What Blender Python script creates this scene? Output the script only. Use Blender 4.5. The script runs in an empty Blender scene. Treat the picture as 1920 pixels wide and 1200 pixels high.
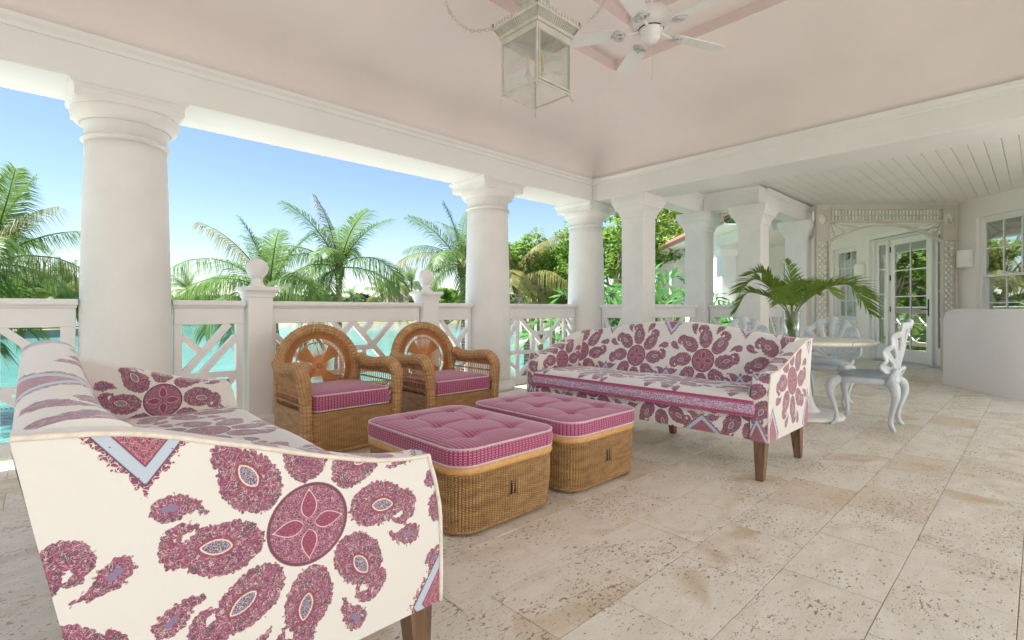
import bpy, bmesh, math, random
import numpy as np
from mathutils import Vector, Matrix

PI = math.pi
RAD = math.radians
random.seed(7)
rng = np.random.default_rng(7)
SC = bpy.context.scene
COL = SC.collection

# ------------------------------------------------------------------ camera
AZ = 46.5                                   # the camera looks between +X (along the railing) and +Y (out to the water)
cam_d = bpy.data.cameras.new('camera')
cam = bpy.data.objects.new('camera', cam_d)
COL.objects.link(cam)
cam.location = (0, 0, 1.0)
cam.rotation_euler = (RAD(90), 0, RAD(AZ - 90))
cam_d.sensor_width = 36
cam_d.sensor_fit = 'HORIZONTAL'
cam_d.lens = 940 / 1920 * 36
cam_d.shift_y = -20 / 1920
cam_d.clip_start = 0.02
cam_d.clip_end = 3000
SC.camera = cam

# ------------------------------------------------------------------ sky, sun, exposure
SUN_EL, SUN_AZ = 64.0, 140.0                # azimuth counted from +X towards +Y: the sun stands behind the camera, over the terrace
world = bpy.data.worlds.new('World')
SC.world = world
world.use_nodes = True
wn = world.node_tree
wn.nodes.clear()
sky = wn.nodes.new('ShaderNodeTexSky')
sky.sky_type = 'NISHITA'
sky.sun_disc = False
sky.sun_elevation = RAD(SUN_EL)
sky.sun_rotation = RAD(90 - SUN_AZ)
sky.altitude = 0
sky.air_density = 1.0
sky.dust_density = 0.1
sky.ozone_density = 1.2
bg = wn.nodes.new('ShaderNodeBackground')
bg.inputs['Strength'].default_value = 0.05
wo = wn.nodes.new('ShaderNodeOutputWorld')
wn.links.new(sky.outputs[0], bg.inputs[0])
wn.links.new(bg.outputs[0], wo.inputs[0])

sun_d = bpy.data.lights.new('sun', 'SUN')
sun_d.energy = 5.0
sun_d.angle = RAD(0.53)
sun_d.color = (1.0, 0.98, 0.95)
sun = bpy.data.objects.new('sun', sun_d)
COL.objects.link(sun)
sdir = Vector((math.cos(RAD(SUN_EL)) * math.cos(RAD(SUN_AZ)), math.cos(RAD(SUN_EL)) * math.sin(RAD(SUN_AZ)), math.sin(RAD(SUN_EL))))
sun.rotation_euler = sdir.to_track_quat('Z', 'Y').to_euler()
sun.location = (0, 0, 12)

SC.view_settings.view_transform = 'Standard'
SC.view_settings.look = 'None'
SC.view_settings.exposure = 1.98
SC.view_settings.gamma = 1.0
SC.render.engine = 'CYCLES'
SC.cycles.use_denoising = True
SC.cycles.max_bounces = 10
SC.cycles.diffuse_bounces = 7
SC.cycles.glossy_bounces = 4
SC.cycles.transmission_bounces = 6
SC.cycles.transparent_max_bounces = 16
SC.cycles.caustics_reflective = False
SC.cycles.caustics_refractive = False
SC.cycles.sample_clamp_indirect = 6.0

# ------------------------------------------------------------------ node helpers
class NT:
    """a material's node tree with short-hands; arguments may be sockets or plain values"""
    def __init__(self, name):
        self.m = bpy.data.materials.new(name)
        self.m.use_nodes = True
        self.t = self.m.node_tree
        self.t.nodes.clear()
        self.out = self.t.nodes.new('ShaderNodeOutputMaterial')
    def n(self, kind, **props):
        nd = self.t.nodes.new(kind)
        for k, v in props.items():
            setattr(nd, k, v)
        return nd
    def put(self, sock, v):
        if v is None:
            return
        if isinstance(v, bpy.types.NodeSocket):
            self.t.links.new(v, sock)
        else:
            if sock.type == 'RGBA' and len(v) == 3:
                v = (*v, 1)
            sock.default_value = v
    def math(self, op, a, b=None, c=None, clamp=False):
        nd = self.n('ShaderNodeMath', operation=op, use_clamp=clamp)
        self.put(nd.inputs[0], a); self.put(nd.inputs[1], b); self.put(nd.inputs[2], c)
        return nd.outputs[0]
    def vmath(self, op, a, b=None, s=None):
        nd = self.n('ShaderNodeVectorMath', operation=op)
        self.put(nd.inputs[0], a); self.put(nd.inputs[1], b)
        if s is not None:
            self.put(nd.inputs['Scale'], s)
        return nd.outputs[0]
    def mix(self, f, a, b):
        nd = self.n('ShaderNodeMix', data_type='RGBA')
        self.put(nd.inputs[0], f); self.put(nd.inputs[6], a); self.put(nd.inputs[7], b)
        return nd.outputs[2]
    def ramp(self, f, lo, hi, a=0.0, b=1.0):
        nd = self.n('ShaderNodeMapRange', clamp=True)
        for i, v in enumerate((f, lo, hi, a, b)):
            self.put(nd.inputs[i], v)
        return nd.outputs[0]
    def inside(self, d, w):                 # 1 where the distance d is negative, soft over w
        return self.ramp(d, w * .5, -w * .5)
    def geo(self):
        return self.n('ShaderNodeNewGeometry').outputs['Position']
    def obj(self):
        return self.n('ShaderNodeTexCoord').outputs['Object']
    def uv(self):
        return self.n('ShaderNodeTexCoord').outputs['UV']
    def rand(self):
        return self.n('ShaderNodeObjectInfo').outputs['Random']
    def noise(self, v, scale, detail=3, rough=.55, dist=0, out=0):
        nd = self.n('ShaderNodeTexNoise')
        self.put(nd.inputs['Vector'], v)
        nd.inputs['Scale'].default_value = scale
        nd.inputs['Detail'].default_value = detail
        nd.inputs['Roughness'].default_value = rough
        nd.inputs['Distortion'].default_value = dist
        return nd.outputs[out]
    def vor(self, v, scale, feature='F1', rnd=1.0, out='Distance'):
        nd = self.n('ShaderNodeTexVoronoi', feature=feature)
        self.put(nd.inputs['Vector'], v)
        nd.inputs['Scale'].default_value = scale
        nd.inputs['Randomness'].default_value = rnd
        return nd.outputs[out]
    def xyz(self, v):
        nd = self.n('ShaderNodeSeparateXYZ')
        self.put(nd.inputs[0], v)
        return nd.outputs
    def comb(self, x, y, z=0.0):
        nd = self.n('ShaderNodeCombineXYZ')
        for i, v in enumerate((x, y, z)):
            self.put(nd.inputs[i], v)
        return nd.outputs[0]
    def mapping(self, v, scale=(1, 1, 1), rot=(0, 0, 0), loc=(0, 0, 0)):
        nd = self.n('ShaderNodeMapping')
        self.put(nd.inputs['Vector'], v)
        nd.inputs['Scale'].default_value = scale
        nd.inputs['Rotation'].default_value = rot
        nd.inputs['Location'].default_value = loc
        return nd.outputs[0]
    def bump(self, h, strength=.3, dist=.01, normal=None):
        nd = self.n('ShaderNodeBump')
        nd.inputs['Strength'].default_value = strength
        nd.inputs['Distance'].default_value = dist
        self.put(nd.inputs['Height'], h)
        self.put(nd.inputs['Normal'], normal)
        return nd.outputs[0]
    def bsdf(self, color, rough=.5, normal=None, **kw):
        p = self.n('ShaderNodeBsdfPrincipled')
        self.put(p.inputs['Base Color'], color)
        self.put(p.inputs['Roughness'], rough)
        self.put(p.inputs['Normal'], normal)
        for k, v in kw.items():
            self.put(p.inputs[k.replace('_', ' ')], v)
        return p.outputs[0]
    def done(self, shader):
        self.t.links.new(shader, self.out.inputs[0])
        return self.m

def srgb(r, g, b):
    f = lambda c: (c / 255 / 12.92) if c / 255 <= .04045 else ((c / 255 + .055) / 1.055) ** 2.4
    return (f(r), f(g), f(b))

def paint(name, col, rough=.45, var=.04, scale=3.0, bump=.02, bscale=60, **kw):
    """an evenly painted or plastered surface with faint mottling and brush relief"""
    t = NT(name)
    p = t.obj()
    n = t.noise(p, scale, 4)
    lo = tuple(c * (1 - var) for c in col); hi = tuple(min(1, c * (1 + var)) for c in col)
    c = t.mix(t.ramp(n, .3, .7), lo, hi)
    b = t.bump(t.noise(p, bscale, 3), bump, .01)
    return t.done(t.bsdf(c, t.ramp(t.noise(p, scale * 4, 2), .2, .8, rough * .85, rough * 1.15), b, **kw))

# ------------------------------------------------------------------ mesh helpers
class MB:
    """collects geometry for ONE mesh object"""
    def __init__(self):
        self.v = []; self.f = []; self.uv = []; self.sm = []; self.attr = {}; self.mi = []
        self.cur = 0
    def add(self, vs, fs, uvs=None, smooth=False):
        o = len(self.v)
        self.v.extend([tuple(p) for p in vs])
        self.uv.extend(uvs if uvs is not None else [(p[0] + p[1], p[2]) for p in vs])
        for f in fs:
            self.f.append(tuple(i + o for i in f)); self.sm.append(smooth); self.mi.append(self.cur)
        return o
    def box(self, c, s, rz=0.0, bev=0.0, M=None):
        hx, hy, hz = s[0] / 2, s[1] / 2, s[2] / 2
        if bev <= 0:
            vs = [(x * hx, y * hy, z * hz) for z in (-1, 1) for y in (-1, 1) for x in (-1, 1)]
            fs = [(0, 2, 3, 1), (4, 5, 7, 6), (0, 1, 5, 4), (2, 6, 7, 3), (0, 4, 6, 2), (1, 3, 7, 5)]
        else:
            b = min(bev, hx * .95, hy * .95, hz * .95)
            vs = []; idx = {}
            for z in (-1, 1):
                for y in (-1, 1):
                    for x in (-1, 1):
                        for a in range(3):
                            p = [x * (hx - b), y * (hy - b), z * (hz - b)]
                            p[a] = (x, y, z)[a] * (hx, hy, hz)[a]
                            idx[(x, y, z, a)] = len(vs); vs.append(tuple(p))
            fs = []
            for a in range(3):
                o = [i for i in range(3) if i != a]
                for s_ in (-1, 1):
                    q = []
                    for (u, w) in ((-1, -1), (1, -1), (1, 1), (-1, 1)):
                        k = [0, 0, 0]; k[a] = s_; k[o[0]] = u; k[o[1]] = w
                        q.append(idx[(*k, a)])
                    flip = (s_ < 0) ^ (a == 1)
                    fs.append(tuple(q[::-1] if flip else q))
            for a in range(3):                                  # the chamfer along each edge parallel to axis a
                o = [i for i in range(3) if i != a]
                for u in (-1, 1):
                    for w in (-1, 1):
                        q = []
                        for (s_, face) in ((-1, o[0]), (1, o[0]), (1, o[1]), (-1, o[1])):
                            k = [0, 0, 0]; k[a] = s_; k[o[0]] = u; k[o[1]] = w
                            q.append(idx[(*k, face)])
                        fs.append(tuple(q))
            for z in (-1, 1):
                for y in (-1, 1):
                    for x in (-1, 1):
                        fs.append(tuple(idx[(x, y, z, a)] for a in range(3)))
        if M is None:
            ca, sa = math.cos(rz), math.sin(rz)
            vs = [(c[0] + x * ca - y * sa, c[1] + x * sa + y * ca, c[2] + z) for x, y, z in vs]
        else:
            vs = [tuple(M @ Vector((x + c[0], y + c[1], z + c[2]))) for x, y, z in vs]
        self.add(vs, fs)
    def bar(self, p0, p1, w, h, up=(0, 0, 1), bev=0.0):
        """a square bar from p0 to p1, w wide (sideways) and h high (along up)"""
        p0, p1 = Vector(p0), Vector(p1)
        d = (p1 - p0); L = d.length; d.normalize()
        u = Vector(up); sd = d.cross(u)
        if sd.length < 1e-5:
            sd = d.cross(Vector((1, 0, 0)))
        sd.normalize(); u = sd.cross(d)
        M = Matrix((( d.x, sd.x, u.x, (p0.x + p1.x) / 2), (d.y, sd.y, u.y, (p0.y + p1.y) / 2), (d.z, sd.z, u.z, (p0.z + p1.z) / 2), (0, 0, 0, 1)))
        self.box((0, 0, 0), (L, w, h), bev=bev, M=M)
    def tube(self, path, rad, n=10, cap=True, closed=False, rib=None, smooth=True, squash=1.0):
        """round tube along a path; rad is a number or a list; rib(s, theta) scales the radius"""
        P = [Vector(p) for p in path]
        m = len(P)
        if not isinstance(rad, (list, tuple, np.ndarray)):
            rad = [rad] * m
        T = []
        for i in range(m):
            if closed:
                d = P[(i + 1) % m] - P[i - 1]
            else:
                d = P[min(i + 1, m - 1)] - P[max(i - 1, 0)]
            T.append(d.normalized() if d.length > 1e-9 else Vector((0, 0, 1)))
        u = T[0].orthogonal().normalized()
        vs = []; uvs = []; s = 0
        for i in range(m):
            if i:
                s += (P[i] - P[i - 1]).length
                u = (u - T[i] * u.dot(T[i]))
                u = u.normalized() if u.length > 1e-6 else T[i].orthogonal().normalized()
            w = T[i].cross(u)
            for k in range(n):
                a = 2 * PI * k / n
                r = rad[i] * (rib(s, a) if rib else 1)
                vs.append(P[i] + u * (math.cos(a) * r) + w * (math.sin(a) * r * squash))
                uvs.append((a * max(rad) if not rib else a * rad[i], s))
        fs = []
        for i in range(m if closed else m - 1):
            j = (i + 1) % m
            for k in range(n):
                l = (k + 1) % n
                fs.append((i * n + k, i * n + l, j * n + l, j * n + k))
        o = self.add(vs, fs, uvs, smooth)
        if cap and not closed:
            self.f.append(tuple(o + k for k in range(n))[::-1]); self.sm.append(False); self.mi.append(self.cur)
            self.f.append(tuple(o + (m - 1) * n + k for k in range(n))); self.sm.append(False); self.mi.append(self.cur)
    def lathe(self, prof, n=32, c=(0, 0, 0), smooth=True, cap=True, ang=2 * PI):
        vs = []; uvs = []
        for (r, z) in prof:
            for k in range(n):
                a = ang * k / n
                vs.append((c[0] + r * math.cos(a), c[1] + r * math.sin(a), c[2] + z)); uvs.append((a * r, z))
        fs = []
        for i in range(len(prof) - 1):
            for k in range(n):
                l = (k + 1) % n
                fs.append((i * n + k, i * n + l, (i + 1) * n + l, (i + 1) * n + k))
        o = self.add(vs, fs, uvs, smooth)
        if cap:
            for i, rev in ((0, True), (len(prof) - 1, False)):
                if prof[i][0] > 1e-4:
                    q = tuple(o + i * n + k for k in range(n))
                    self.f.append(q[::-1] if rev else q); self.sm.append(False); self.mi.append(self.cur)
    def grid(self, P, uv=None, smooth=True, flip=False, closed_u=False, **attrs):
        """P: (nu, nv, 3) array of points joined as a sheet; attrs: name -> (nu, nv, 4) arrays"""
        P = np.asarray(P, float)
        nu, nv = P.shape[:2]
        I = np.arange(nu * nv).reshape(nu, nv)
        if closed_u:
            I = np.vstack([I, I[:1]])
        a, b, c, d = I[:-1, :-1].ravel(), I[1:, :-1].ravel(), I[1:, 1:].ravel(), I[:-1, 1:].ravel()
        F = np.stack((a, d, c, b) if flip else (a, b, c, d), 1)
        base = len(self.v)
        self.add(P.reshape(-1, 3).tolist(), F.tolist(), None if uv is None else np.asarray(uv).reshape(-1, 2).tolist(), smooth)
        for k, arr in attrs.items():
            self.attr.setdefault(k, []).append((base, np.asarray(arr, np.float32).reshape(-1, 4)))
    def prism(self, poly, p0, p1, ax, ay, smooth=False):
        """polygon poly [(a, b)] in the plane of vectors ax, ay, swept from p0 to p1"""
        p0, p1, ax, ay = Vector(p0), Vector(p1), Vector(ax), Vector(ay)
        n = len(poly)
        vs = [p0 + ax * a + ay * b for a, b in poly] + [p1 + ax * a + ay * b for a, b in poly]
        L = (p1 - p0).length
        uvs = [(0, b) for a, b in poly] + [(L, b) for a, b in poly]
        fs = [(i, (i + 1) % n, n + (i + 1) % n, n + i) for i in range(n)]
        o = self.add(vs, fs, uvs, smooth)
        self.f.append(tuple(o + i for i in range(n))[::-1]); self.sm.append(False); self.mi.append(self.cur)
        self.f.append(tuple(o + n + i for i in range(n))); self.sm.append(False); self.mi.append(self.cur)
    def mesh(self, name, mats, fix=True):
        me = bpy.data.meshes.new(name)
        me.from_pydata(self.v, [], self.f)
        if fix:
            bm = bmesh.new(); bm.from_mesh(me)
            bmesh.ops.recalc_face_normals(bm, faces=bm.faces)
            bm.to_mesh(me); bm.free()
        me.polygons.foreach_set('use_smooth', self.sm)
        ul = me.uv_layers.new(name='UVMap')
        li = np.empty(len(me.loops), np.int32); me.loops.foreach_get('vertex_index', li)
        ul.data.foreach_set('uv', np.asarray(self.uv, np.float32)[li].ravel())
        for k, chunks in self.attr.items():
            arr = np.full((len(self.v), 4), 3.0, np.float32)
            for base, a in chunks:
                arr[base:base + len(a)] = a
            at = me.color_attributes.new(k, 'FLOAT_COLOR', 'POINT')
            at.data.foreach_set('color', arr.ravel())
        if not isinstance(mats, (list, tuple)):
            mats = [mats]
        for m in mats:
            me.materials.append(m)
        if len(mats) > 1:
            me.polygons.foreach_set('material_index', self.mi)
        me.update()
        return me
    def build(self, name, mats, parent=None, loc=None, rz=0.0, fix=True):
        o = bpy.data.objects.new(name, self.mesh(name, mats, fix))
        COL.objects.link(o)
        o.parent = parent
        if loc is not None:
            o.location = loc
        o.rotation_euler = (0, 0, rz)
        return o

def tag(o, label=None, cat=None, group=None, kind=None):
    if label: o['label'] = label
    if cat: o['category'] = cat
    if group: o['group'] = group
    if kind: o['kind'] = kind
    return o

def thing(name, label, cat, loc=(0, 0, 0), rz=0.0, group=None):
    o = bpy.data.objects.new(name, None)
    COL.objects.link(o)
    o.empty_display_size = .1
    o.location = loc
    o.rotation_euler = (0, 0, rz)
    return tag(o, label, cat, group)

def copy_tree(o, parent=None):
    c = o.copy()
    COL.objects.link(c)
    c.parent = parent
    for ch in list(o.children):
        copy_tree(ch, c)
    return c

def again(root, label, loc, rz=0.0, group=None, scale=None):
    c = copy_tree(root)
    c.location = loc
    c.rotation_euler = (0, 0, rz)
    if scale: c.scale = scale
    return tag(c, label, None, group)

def sub(name, mesh, parent, loc=(0, 0, 0), rot=(0, 0, 0), scale=None):
    o = bpy.data.objects.new(name, mesh)
    COL.objects.link(o)
    o.parent = parent
    o.location = loc
    o.rotation_euler = rot
    if scale: o.scale = scale
    return o

def smooth_interp(x, xs, ys):
    """monotone smooth interpolation (PCHIP) for profiles"""
    xs = np.asarray(xs, float); ys = np.asarray(ys, float)
    h = np.diff(xs); dl = np.diff(ys) / h
    m = np.zeros(len(xs)); m[0] = dl[0]; m[-1] = dl[-1]
    for i in range(1, len(xs) - 1):
        m[i] = 0 if dl[i - 1] * dl[i] <= 0 else 2 * dl[i - 1] * dl[i] / (dl[i - 1] + dl[i])
    x = np.clip(np.asarray(x, float), xs[0], xs[-1])
    i = np.clip(np.searchsorted(xs, x) - 1, 0, len(h) - 1)
    t = (x - xs[i]) / h[i]
    return ((2 * t**3 - 3 * t**2 + 1) * ys[i] + (t**3 - 2 * t**2 + t) * h[i] * m[i] + (-2 * t**3 + 3 * t**2) * ys[i + 1] + (t**3 - t**2) * h[i] * m[i + 1])

def spline(pts, n):
    """points along a smooth curve through pts"""
    pts = np.asarray(pts, float)
    s = np.r_[0, np.cumsum(np.linalg.norm(np.diff(pts, axis=0), axis=1))]
    t = np.linspace(0, s[-1], n)
    return [tuple(float(smooth_interp(tt, s, pts[:, k])) for k in range(3)) for tt in t]
# ------------------------------------------------------------------ materials of the building
M = {}
M['white'] = paint('white_paint', (.80, .798, .79), .38, .025, 2.0, .03, 90)
M['column'] = paint('column_stucco', (.80, .795, .78), .6, .045, 3.5, .22, 28)
M['wall'] = paint('wall_stucco', (.83, .80, .77), .7, .03, 1.6, .12, 40)
M['wall_low'] = paint('low_wall_stucco', (.83, .795, .795), .7, .03, 1.8, .14, 40)
M['pink'] = paint('ceiling_pink_plaster', (.785, .72, .705), .75, .04, 1.3, .12, 9)
M['trellis'] = paint('trellis_paint', (.56, .52, .455), .5, .04, 4, .04, 80)
M['plank'] = paint('plank_paint', (.80, .79, .75), .42, .03, 3, .03, 70)
M['trim'] = paint('trim_paint', (.82, .815, .80), .35, .02, 4, .02, 90)
M['black'] = paint('black_iron', (.02, .02, .022), .4, .1, 20)
M['path'] = paint('bounce_path_stone', (.42, .40, .37), .85, .12, 1.2, .3, 14)  # for the unseen paths added to bounce light
M['stone_pale'] = paint('pale_paving', (.60, .59, .57), .8, .10, 1.2, .3, 14)
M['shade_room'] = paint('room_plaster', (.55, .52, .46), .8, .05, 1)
M['roof'] = paint('roof_shingle', (.42, .40, .38), .85, .12, 5, .3, 25)
M['roof_red'] = paint('red_roof_metal', (.40, .20, .17), .55, .10, 3, .1, 25)

def travertine():
    t = NT('travertine_tile')
    P = t.geo(); r = t.rand()
    Q = t.vmath('ADD', P, t.comb(t.math('MULTIPLY', r, 37.0), t.math('MULTIPLY', r, 91.0), 0.0))
    big = t.noise(Q, 1.7, 4, .6)
    vein = t.noise(t.mapping(Q, (2.2, 7, 1)), 1.6, 5, .65, .6)
    warm = t.mix(t.ramp(vein, .33, .7), srgb(219, 211, 197), srgb(235, 230, 220))
    tan = t.mix(t.ramp(t.noise(Q, 2.3, 3, .5, 1.2), .56, .76), warm, srgb(202, 181, 148))
    c = t.mix(t.ramp(r, .80, 1.0, 0, .5), tan, srgb(200, 179, 146))
    c = t.mix(t.ramp(big, .62, .8, 0, .5), c, srgb(240, 236, 228))
    # pits: short slits lying along the bedding, gathered in drifts
    W = t.mapping(Q, (1, 1.9, 1), (0, 0, .2))
    drift = t.ramp(t.noise(Q, 3.2, 3, .6), .40, .62)
    pn = t.noise(W, 42, 3, .62, .7)
    thr = t.ramp(drift, 0, 1, .655, .57)
    pit = t.ramp(t.math('SUBTRACT', pn, thr), 0.0, .035)
    pn2 = t.noise(W, 95, 2, .6, .4)
    pit2 = t.ramp(t.math('SUBTRACT', pn2, t.ramp(drift, 0, 1, .675, .615)), 0.0, .03)
    allp = t.math('MAXIMUM', pit, t.math('MULTIPLY', pit2, .8))
    c = t.mix(t.math('MULTIPLY', allp, .82), c, t.mix(t.noise(Q, 25, 2), srgb(96, 70, 46), srgb(168, 132, 92)))
    h = t.math('SUBTRACT', t.math('MULTIPLY', t.noise(Q, 14, 5, .7), .35), allp)
    rough = t.ramp(t.noise(Q, 6, 3), .3, .7, .42, .62)
    return t.done(t.bsdf(c, rough, t.bump(h, .55, .006)))
M['travertine'] = travertine()
M['rose'] = paint('ceiling_riser_rose', (.73, .61, .59), .6, .04, 2)  # the ceiling's step risers, a darker rose than the plaster
M['grout'] = paint('grout', srgb(176, 164, 146), .85, .12, 12, .3, 60)

def pane_glass(name, tint, refl):
    t = NT(name)
    lw = t.n('ShaderNodeLayerWeight'); lw.inputs[0].default_value = .35
    g = t.n('ShaderNodeBsdfGlossy'); t.put(g.inputs['Color'], (.96, 1, .98)); g.inputs['Roughness'].default_value = .01
    tr = t.n('ShaderNodeBsdfTransparent'); t.put(tr.inputs[0], tint)
    mx = t.n('ShaderNodeMixShader')
    t.put(mx.inputs[0], t.ramp(lw.outputs['Facing'], 0, 1, refl, .95))
    t.t.links.new(tr.outputs[0], mx.inputs[1]); t.t.links.new(g.outputs[0], mx.inputs[2])
    return t.done(mx.outputs[0])
M['glass'] = pane_glass('window_glass', (.62, .72, .66), .34)
M['lantern_glass'] = pane_glass('lantern_glass', (.95, .975, .97), .035)

def grass_mat(name, c1, c2, c3):
    t = NT(name)
    P = t.geo()
    c = t.mix(t.ramp(t.noise(P, .8, 4, .6), .3, .7), c1, c2)
    c = t.mix(t.ramp(t.noise(P, 9, 3), .5, .75), c, c3)
    return t.done(t.bsdf(c, .8, t.bump(t.noise(P, 40, 3), .6, .04)))
M['lawn'] = grass_mat('lawn_grass', (.045, .070, .018), (.065, .095, .024), (.085, .095, .035))
M['far_lawn'] = grass_mat('far_lawn_grass', (.10, .11, .035), (.14, .14, .05), (.08, .1, .03))
# ------------------------------------------------------------------ the porch floor: travertine tiles over a bed
GZ = -1.15                                   # the lawn lies below the porch
WALL = 9.9                                   # the house wall runs at 45 degrees: X - Y = WALL
S2 = math.sqrt(.5)
def wall_pt(s, n=0.0, z=0.0):                # s along the house wall, n out from it
    return Vector((WALL + s * S2 - n * S2, s * S2 + n * S2, z))

fb = MB()
fb.prism([(-14, -16), (6.2, -16), (24, 1.6), (24, 12.6), (19, 12.6), (9.35, 2.98), (7.56, 2.98), (7.56, 3.78), (5.98, 3.78), (5.98, 4.72), (-14, 4.72)],
         (0, 0, -.05), (0, 0, -.0052), (1, 0, 0), (0, 1, 0))
floor = tag(fb.build('floor', M['grout']), kind='structure')
eb = MB()
eb.prism([(-14, -16), (6.2, -16), (24, 1.6), (24, 12.5), (19, 12.5), (9.3, 2.9), (7.5, 2.9), (7.5, 3.7), (5.9, 3.7), (5.9, 4.66), (-14, 4.66)],
         (0, 0, GZ - .3), (0, 0, -.052), (1, 0, 0), (0, 1, 0))
tag(eb.build('terrace_wall', M['column']), kind='structure')

TL, TW, GAP = .452, .318, .0028
def tile_mesh(w, l):
    b = MB()
    hx, hy = l / 2 - GAP / 2, w / 2 - GAP / 2
    c = .0012
    vs = [(-hx, -hy, -.012), (hx, -hy, -.012), (hx, hy, -.012), (-hx, hy, -.012),
          (-hx, -hy, -c), (hx, -hy, -c), (hx, hy, -c), (-hx, hy, -c),
          (-hx + c, -hy + c, 0), (hx - c, -hy + c, 0), (hx - c, hy - c, 0), (-hx + c, hy - c, 0)]
    fs = [(8, 9, 10, 11)]
    for a, d in ((0, 4), (4, 8)):
        for k in range(4):
            fs.append((a + k, a + (k + 1) % 4, d + (k + 1) % 4, d + k))
    b.add(vs, fs)
    return b.mesh('tile', M['travertine'])
TM = tile_mesh(TW, TL)
cells = []
def on_floor(x, y):
    if y > 4.55: return False
    if x > 5.75 and y > 3.6: return False
    if x > 7.35 and y > 2.82 and x - y < 6.45: return False
    if x - y > WALL - .05: return False
    return x - y < 10 and x > -3.4 and y > -3.0 and x < 13.5
for j in range(-12, 15):
    y = .686 + TW * (j + .5) - TW
    off = (0.0 if j % 2 else .21) + (math.sin(j * 2.7) * .05)
    for i in range(-10, 32):
        x = .30 + TL * i + off
        if on_floor(x, y):
            cells.append((x, y))
fwd = (math.cos(RAD(AZ)), math.sin(RAD(AZ)))
def shows(c):
    d = c[0] * fwd[0] + c[1] * fwd[1]
    s = c[0] * fwd[1] - c[1] * fwd[0]
    if d < .9 or abs(s) > d * 1.12 + .3:
        return 1e3 + abs(d)
    return d
cells.sort(key=shows)
far_tiles = MB()
for k, (x, y) in enumerate(cells):
    dz = random.uniform(-.0012, .0012)
    if k < 290:
        sub('tile', TM, floor, (x, y, dz), (random.uniform(-.0012, .0012), random.uniform(-.0012, .0012), random.choice((0, PI))))
    else:
        hx, hy, c = TL / 2 - GAP / 2, TW / 2 - GAP / 2, .0012
        vs = [(x - hx, y - hy, -.012), (x + hx, y - hy, -.012), (x + hx, y + hy, -.012), (x - hx, y + hy, -.012),
              (x - hx + c, y - hy + c, dz), (x + hx - c, y - hy + c, dz), (x + hx - c, y + hy - c, dz), (x - hx + c, y + hy - c, dz)]
        far_tiles.add(vs, [(4, 5, 6, 7), (0, 1, 5, 4), (1, 2, 6, 5), (2, 3, 7, 6), (3, 0, 4, 7)])
tag(far_tiles.build('tile_field', M['travertine'], floor), kind='stuff')
# unseen pale paving added to bounce sunlight into the porch
pv = MB()
pv.add([(-4.3, -16, -.0015), (6.2, -16, -.0015), (8.2, -3.1, -.0015), (-3.5, -3.1, -.0015), (-3.5, 4.7, -.0015), (-4.3, 4.7, -.0015)],
       [(0, 1, 2, 3), (0, 3, 4, 5)])
for q in ([(-14, -16), (-4.3, -16), (-4.3, 4.7), (-14, 4.7)],):
    gl = MB(); gl.add([(x, y, -.001) for x, y in q], [(0, 1, 2, 3)]); tag(gl.build('bounce_cut_lawn', M['lawn'], fix=False), kind='structure')  # unseen lawn added to cut the bounce beside the porch
gp = MB(); gp.box((-4, 7.3, GZ + .02), (34, 4.7, .05)); tag(gp.build('bounce_path', M['path']), kind='structure')  # unseen pale path added to bounce light onto soffits and ceiling
gp = MB(); gp.box(wall_pt(9.0, 4.6, GZ + .022), (13, 3.4, .05), PI / 4); tag(gp.build('bounce_path', M['path']), kind='structure')  # unseen pale strip added to bounce light into the gallery wing
tag(pv.build('bounce_paving', M['stone_pale']), kind='structure')

# ------------------------------------------------------------------ the pavilion: beams, ceiling, roof
XI, XO, YI, YO, ZB, ZC = 5.41, 5.94, 4.14, 4.67, 2.45, 2.735
XM, YM = -3.6, -.75                          # the two sides behind the camera
CROWN = [(0, 0), (.012, 0), (.016, .012), (.016, .03), (.03, .05), (.034, .075), (0, .075)]
def beam(name, p0, p1, wid, label, inner, crown=True, z0=ZB, z1=ZC):
    """a boxed beam from p0 to p1 (centre line); inner = side vector that carries the crown moulding"""
    p0, p1 = Vector((*p0, 0)), Vector((*p1, 0))
    r = thing(name, label, 'beam', (0, 0, 0))
    b = MB()
    b.bar(p0 + Vector((0, 0, (z0 + z1) / 2)), p1 + Vector((0, 0, (z0 + z1) / 2)), wid, z1 - z0, bev=.006)
    b.build('beam_box', M['white'], r)
    if crown:
        iv = Vector((*inner, 0)).normalized()
        c = MB()
        o = iv * (wid / 2 - .001) + Vector((0, 0, z1 - .078))
        d = (p1 - p0).normalized()
        c.prism(CROWN, p0 + o, p1 + o, iv, (0, 0, 1))
        c.build('crown_moulding', M['white'], r)
    return r
beam('beam', (XM - .5, (YI + YO) / 2), (XO, (YI + YO) / 2), YO - YI, 'long white beam over the railing columns on the water side', (0, -1))
beam('beam', ((XI + XO) / 2, YI - .002), ((XI + XO) / 2, YM - .5), XO - XI, 'white beam between the pink ceiling and the plank ceiling', (-1, 0))
beam('beam', (XM - .25, YI - .002), (XM - .25, YM), .5, 'white beam at the open end of the porch', (1, 0))
beam('beam', (XI - .002, YM - .25), (XM - .5, YM - .25), .5, 'white beam on the house side of the porch', (0, 1))

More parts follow.
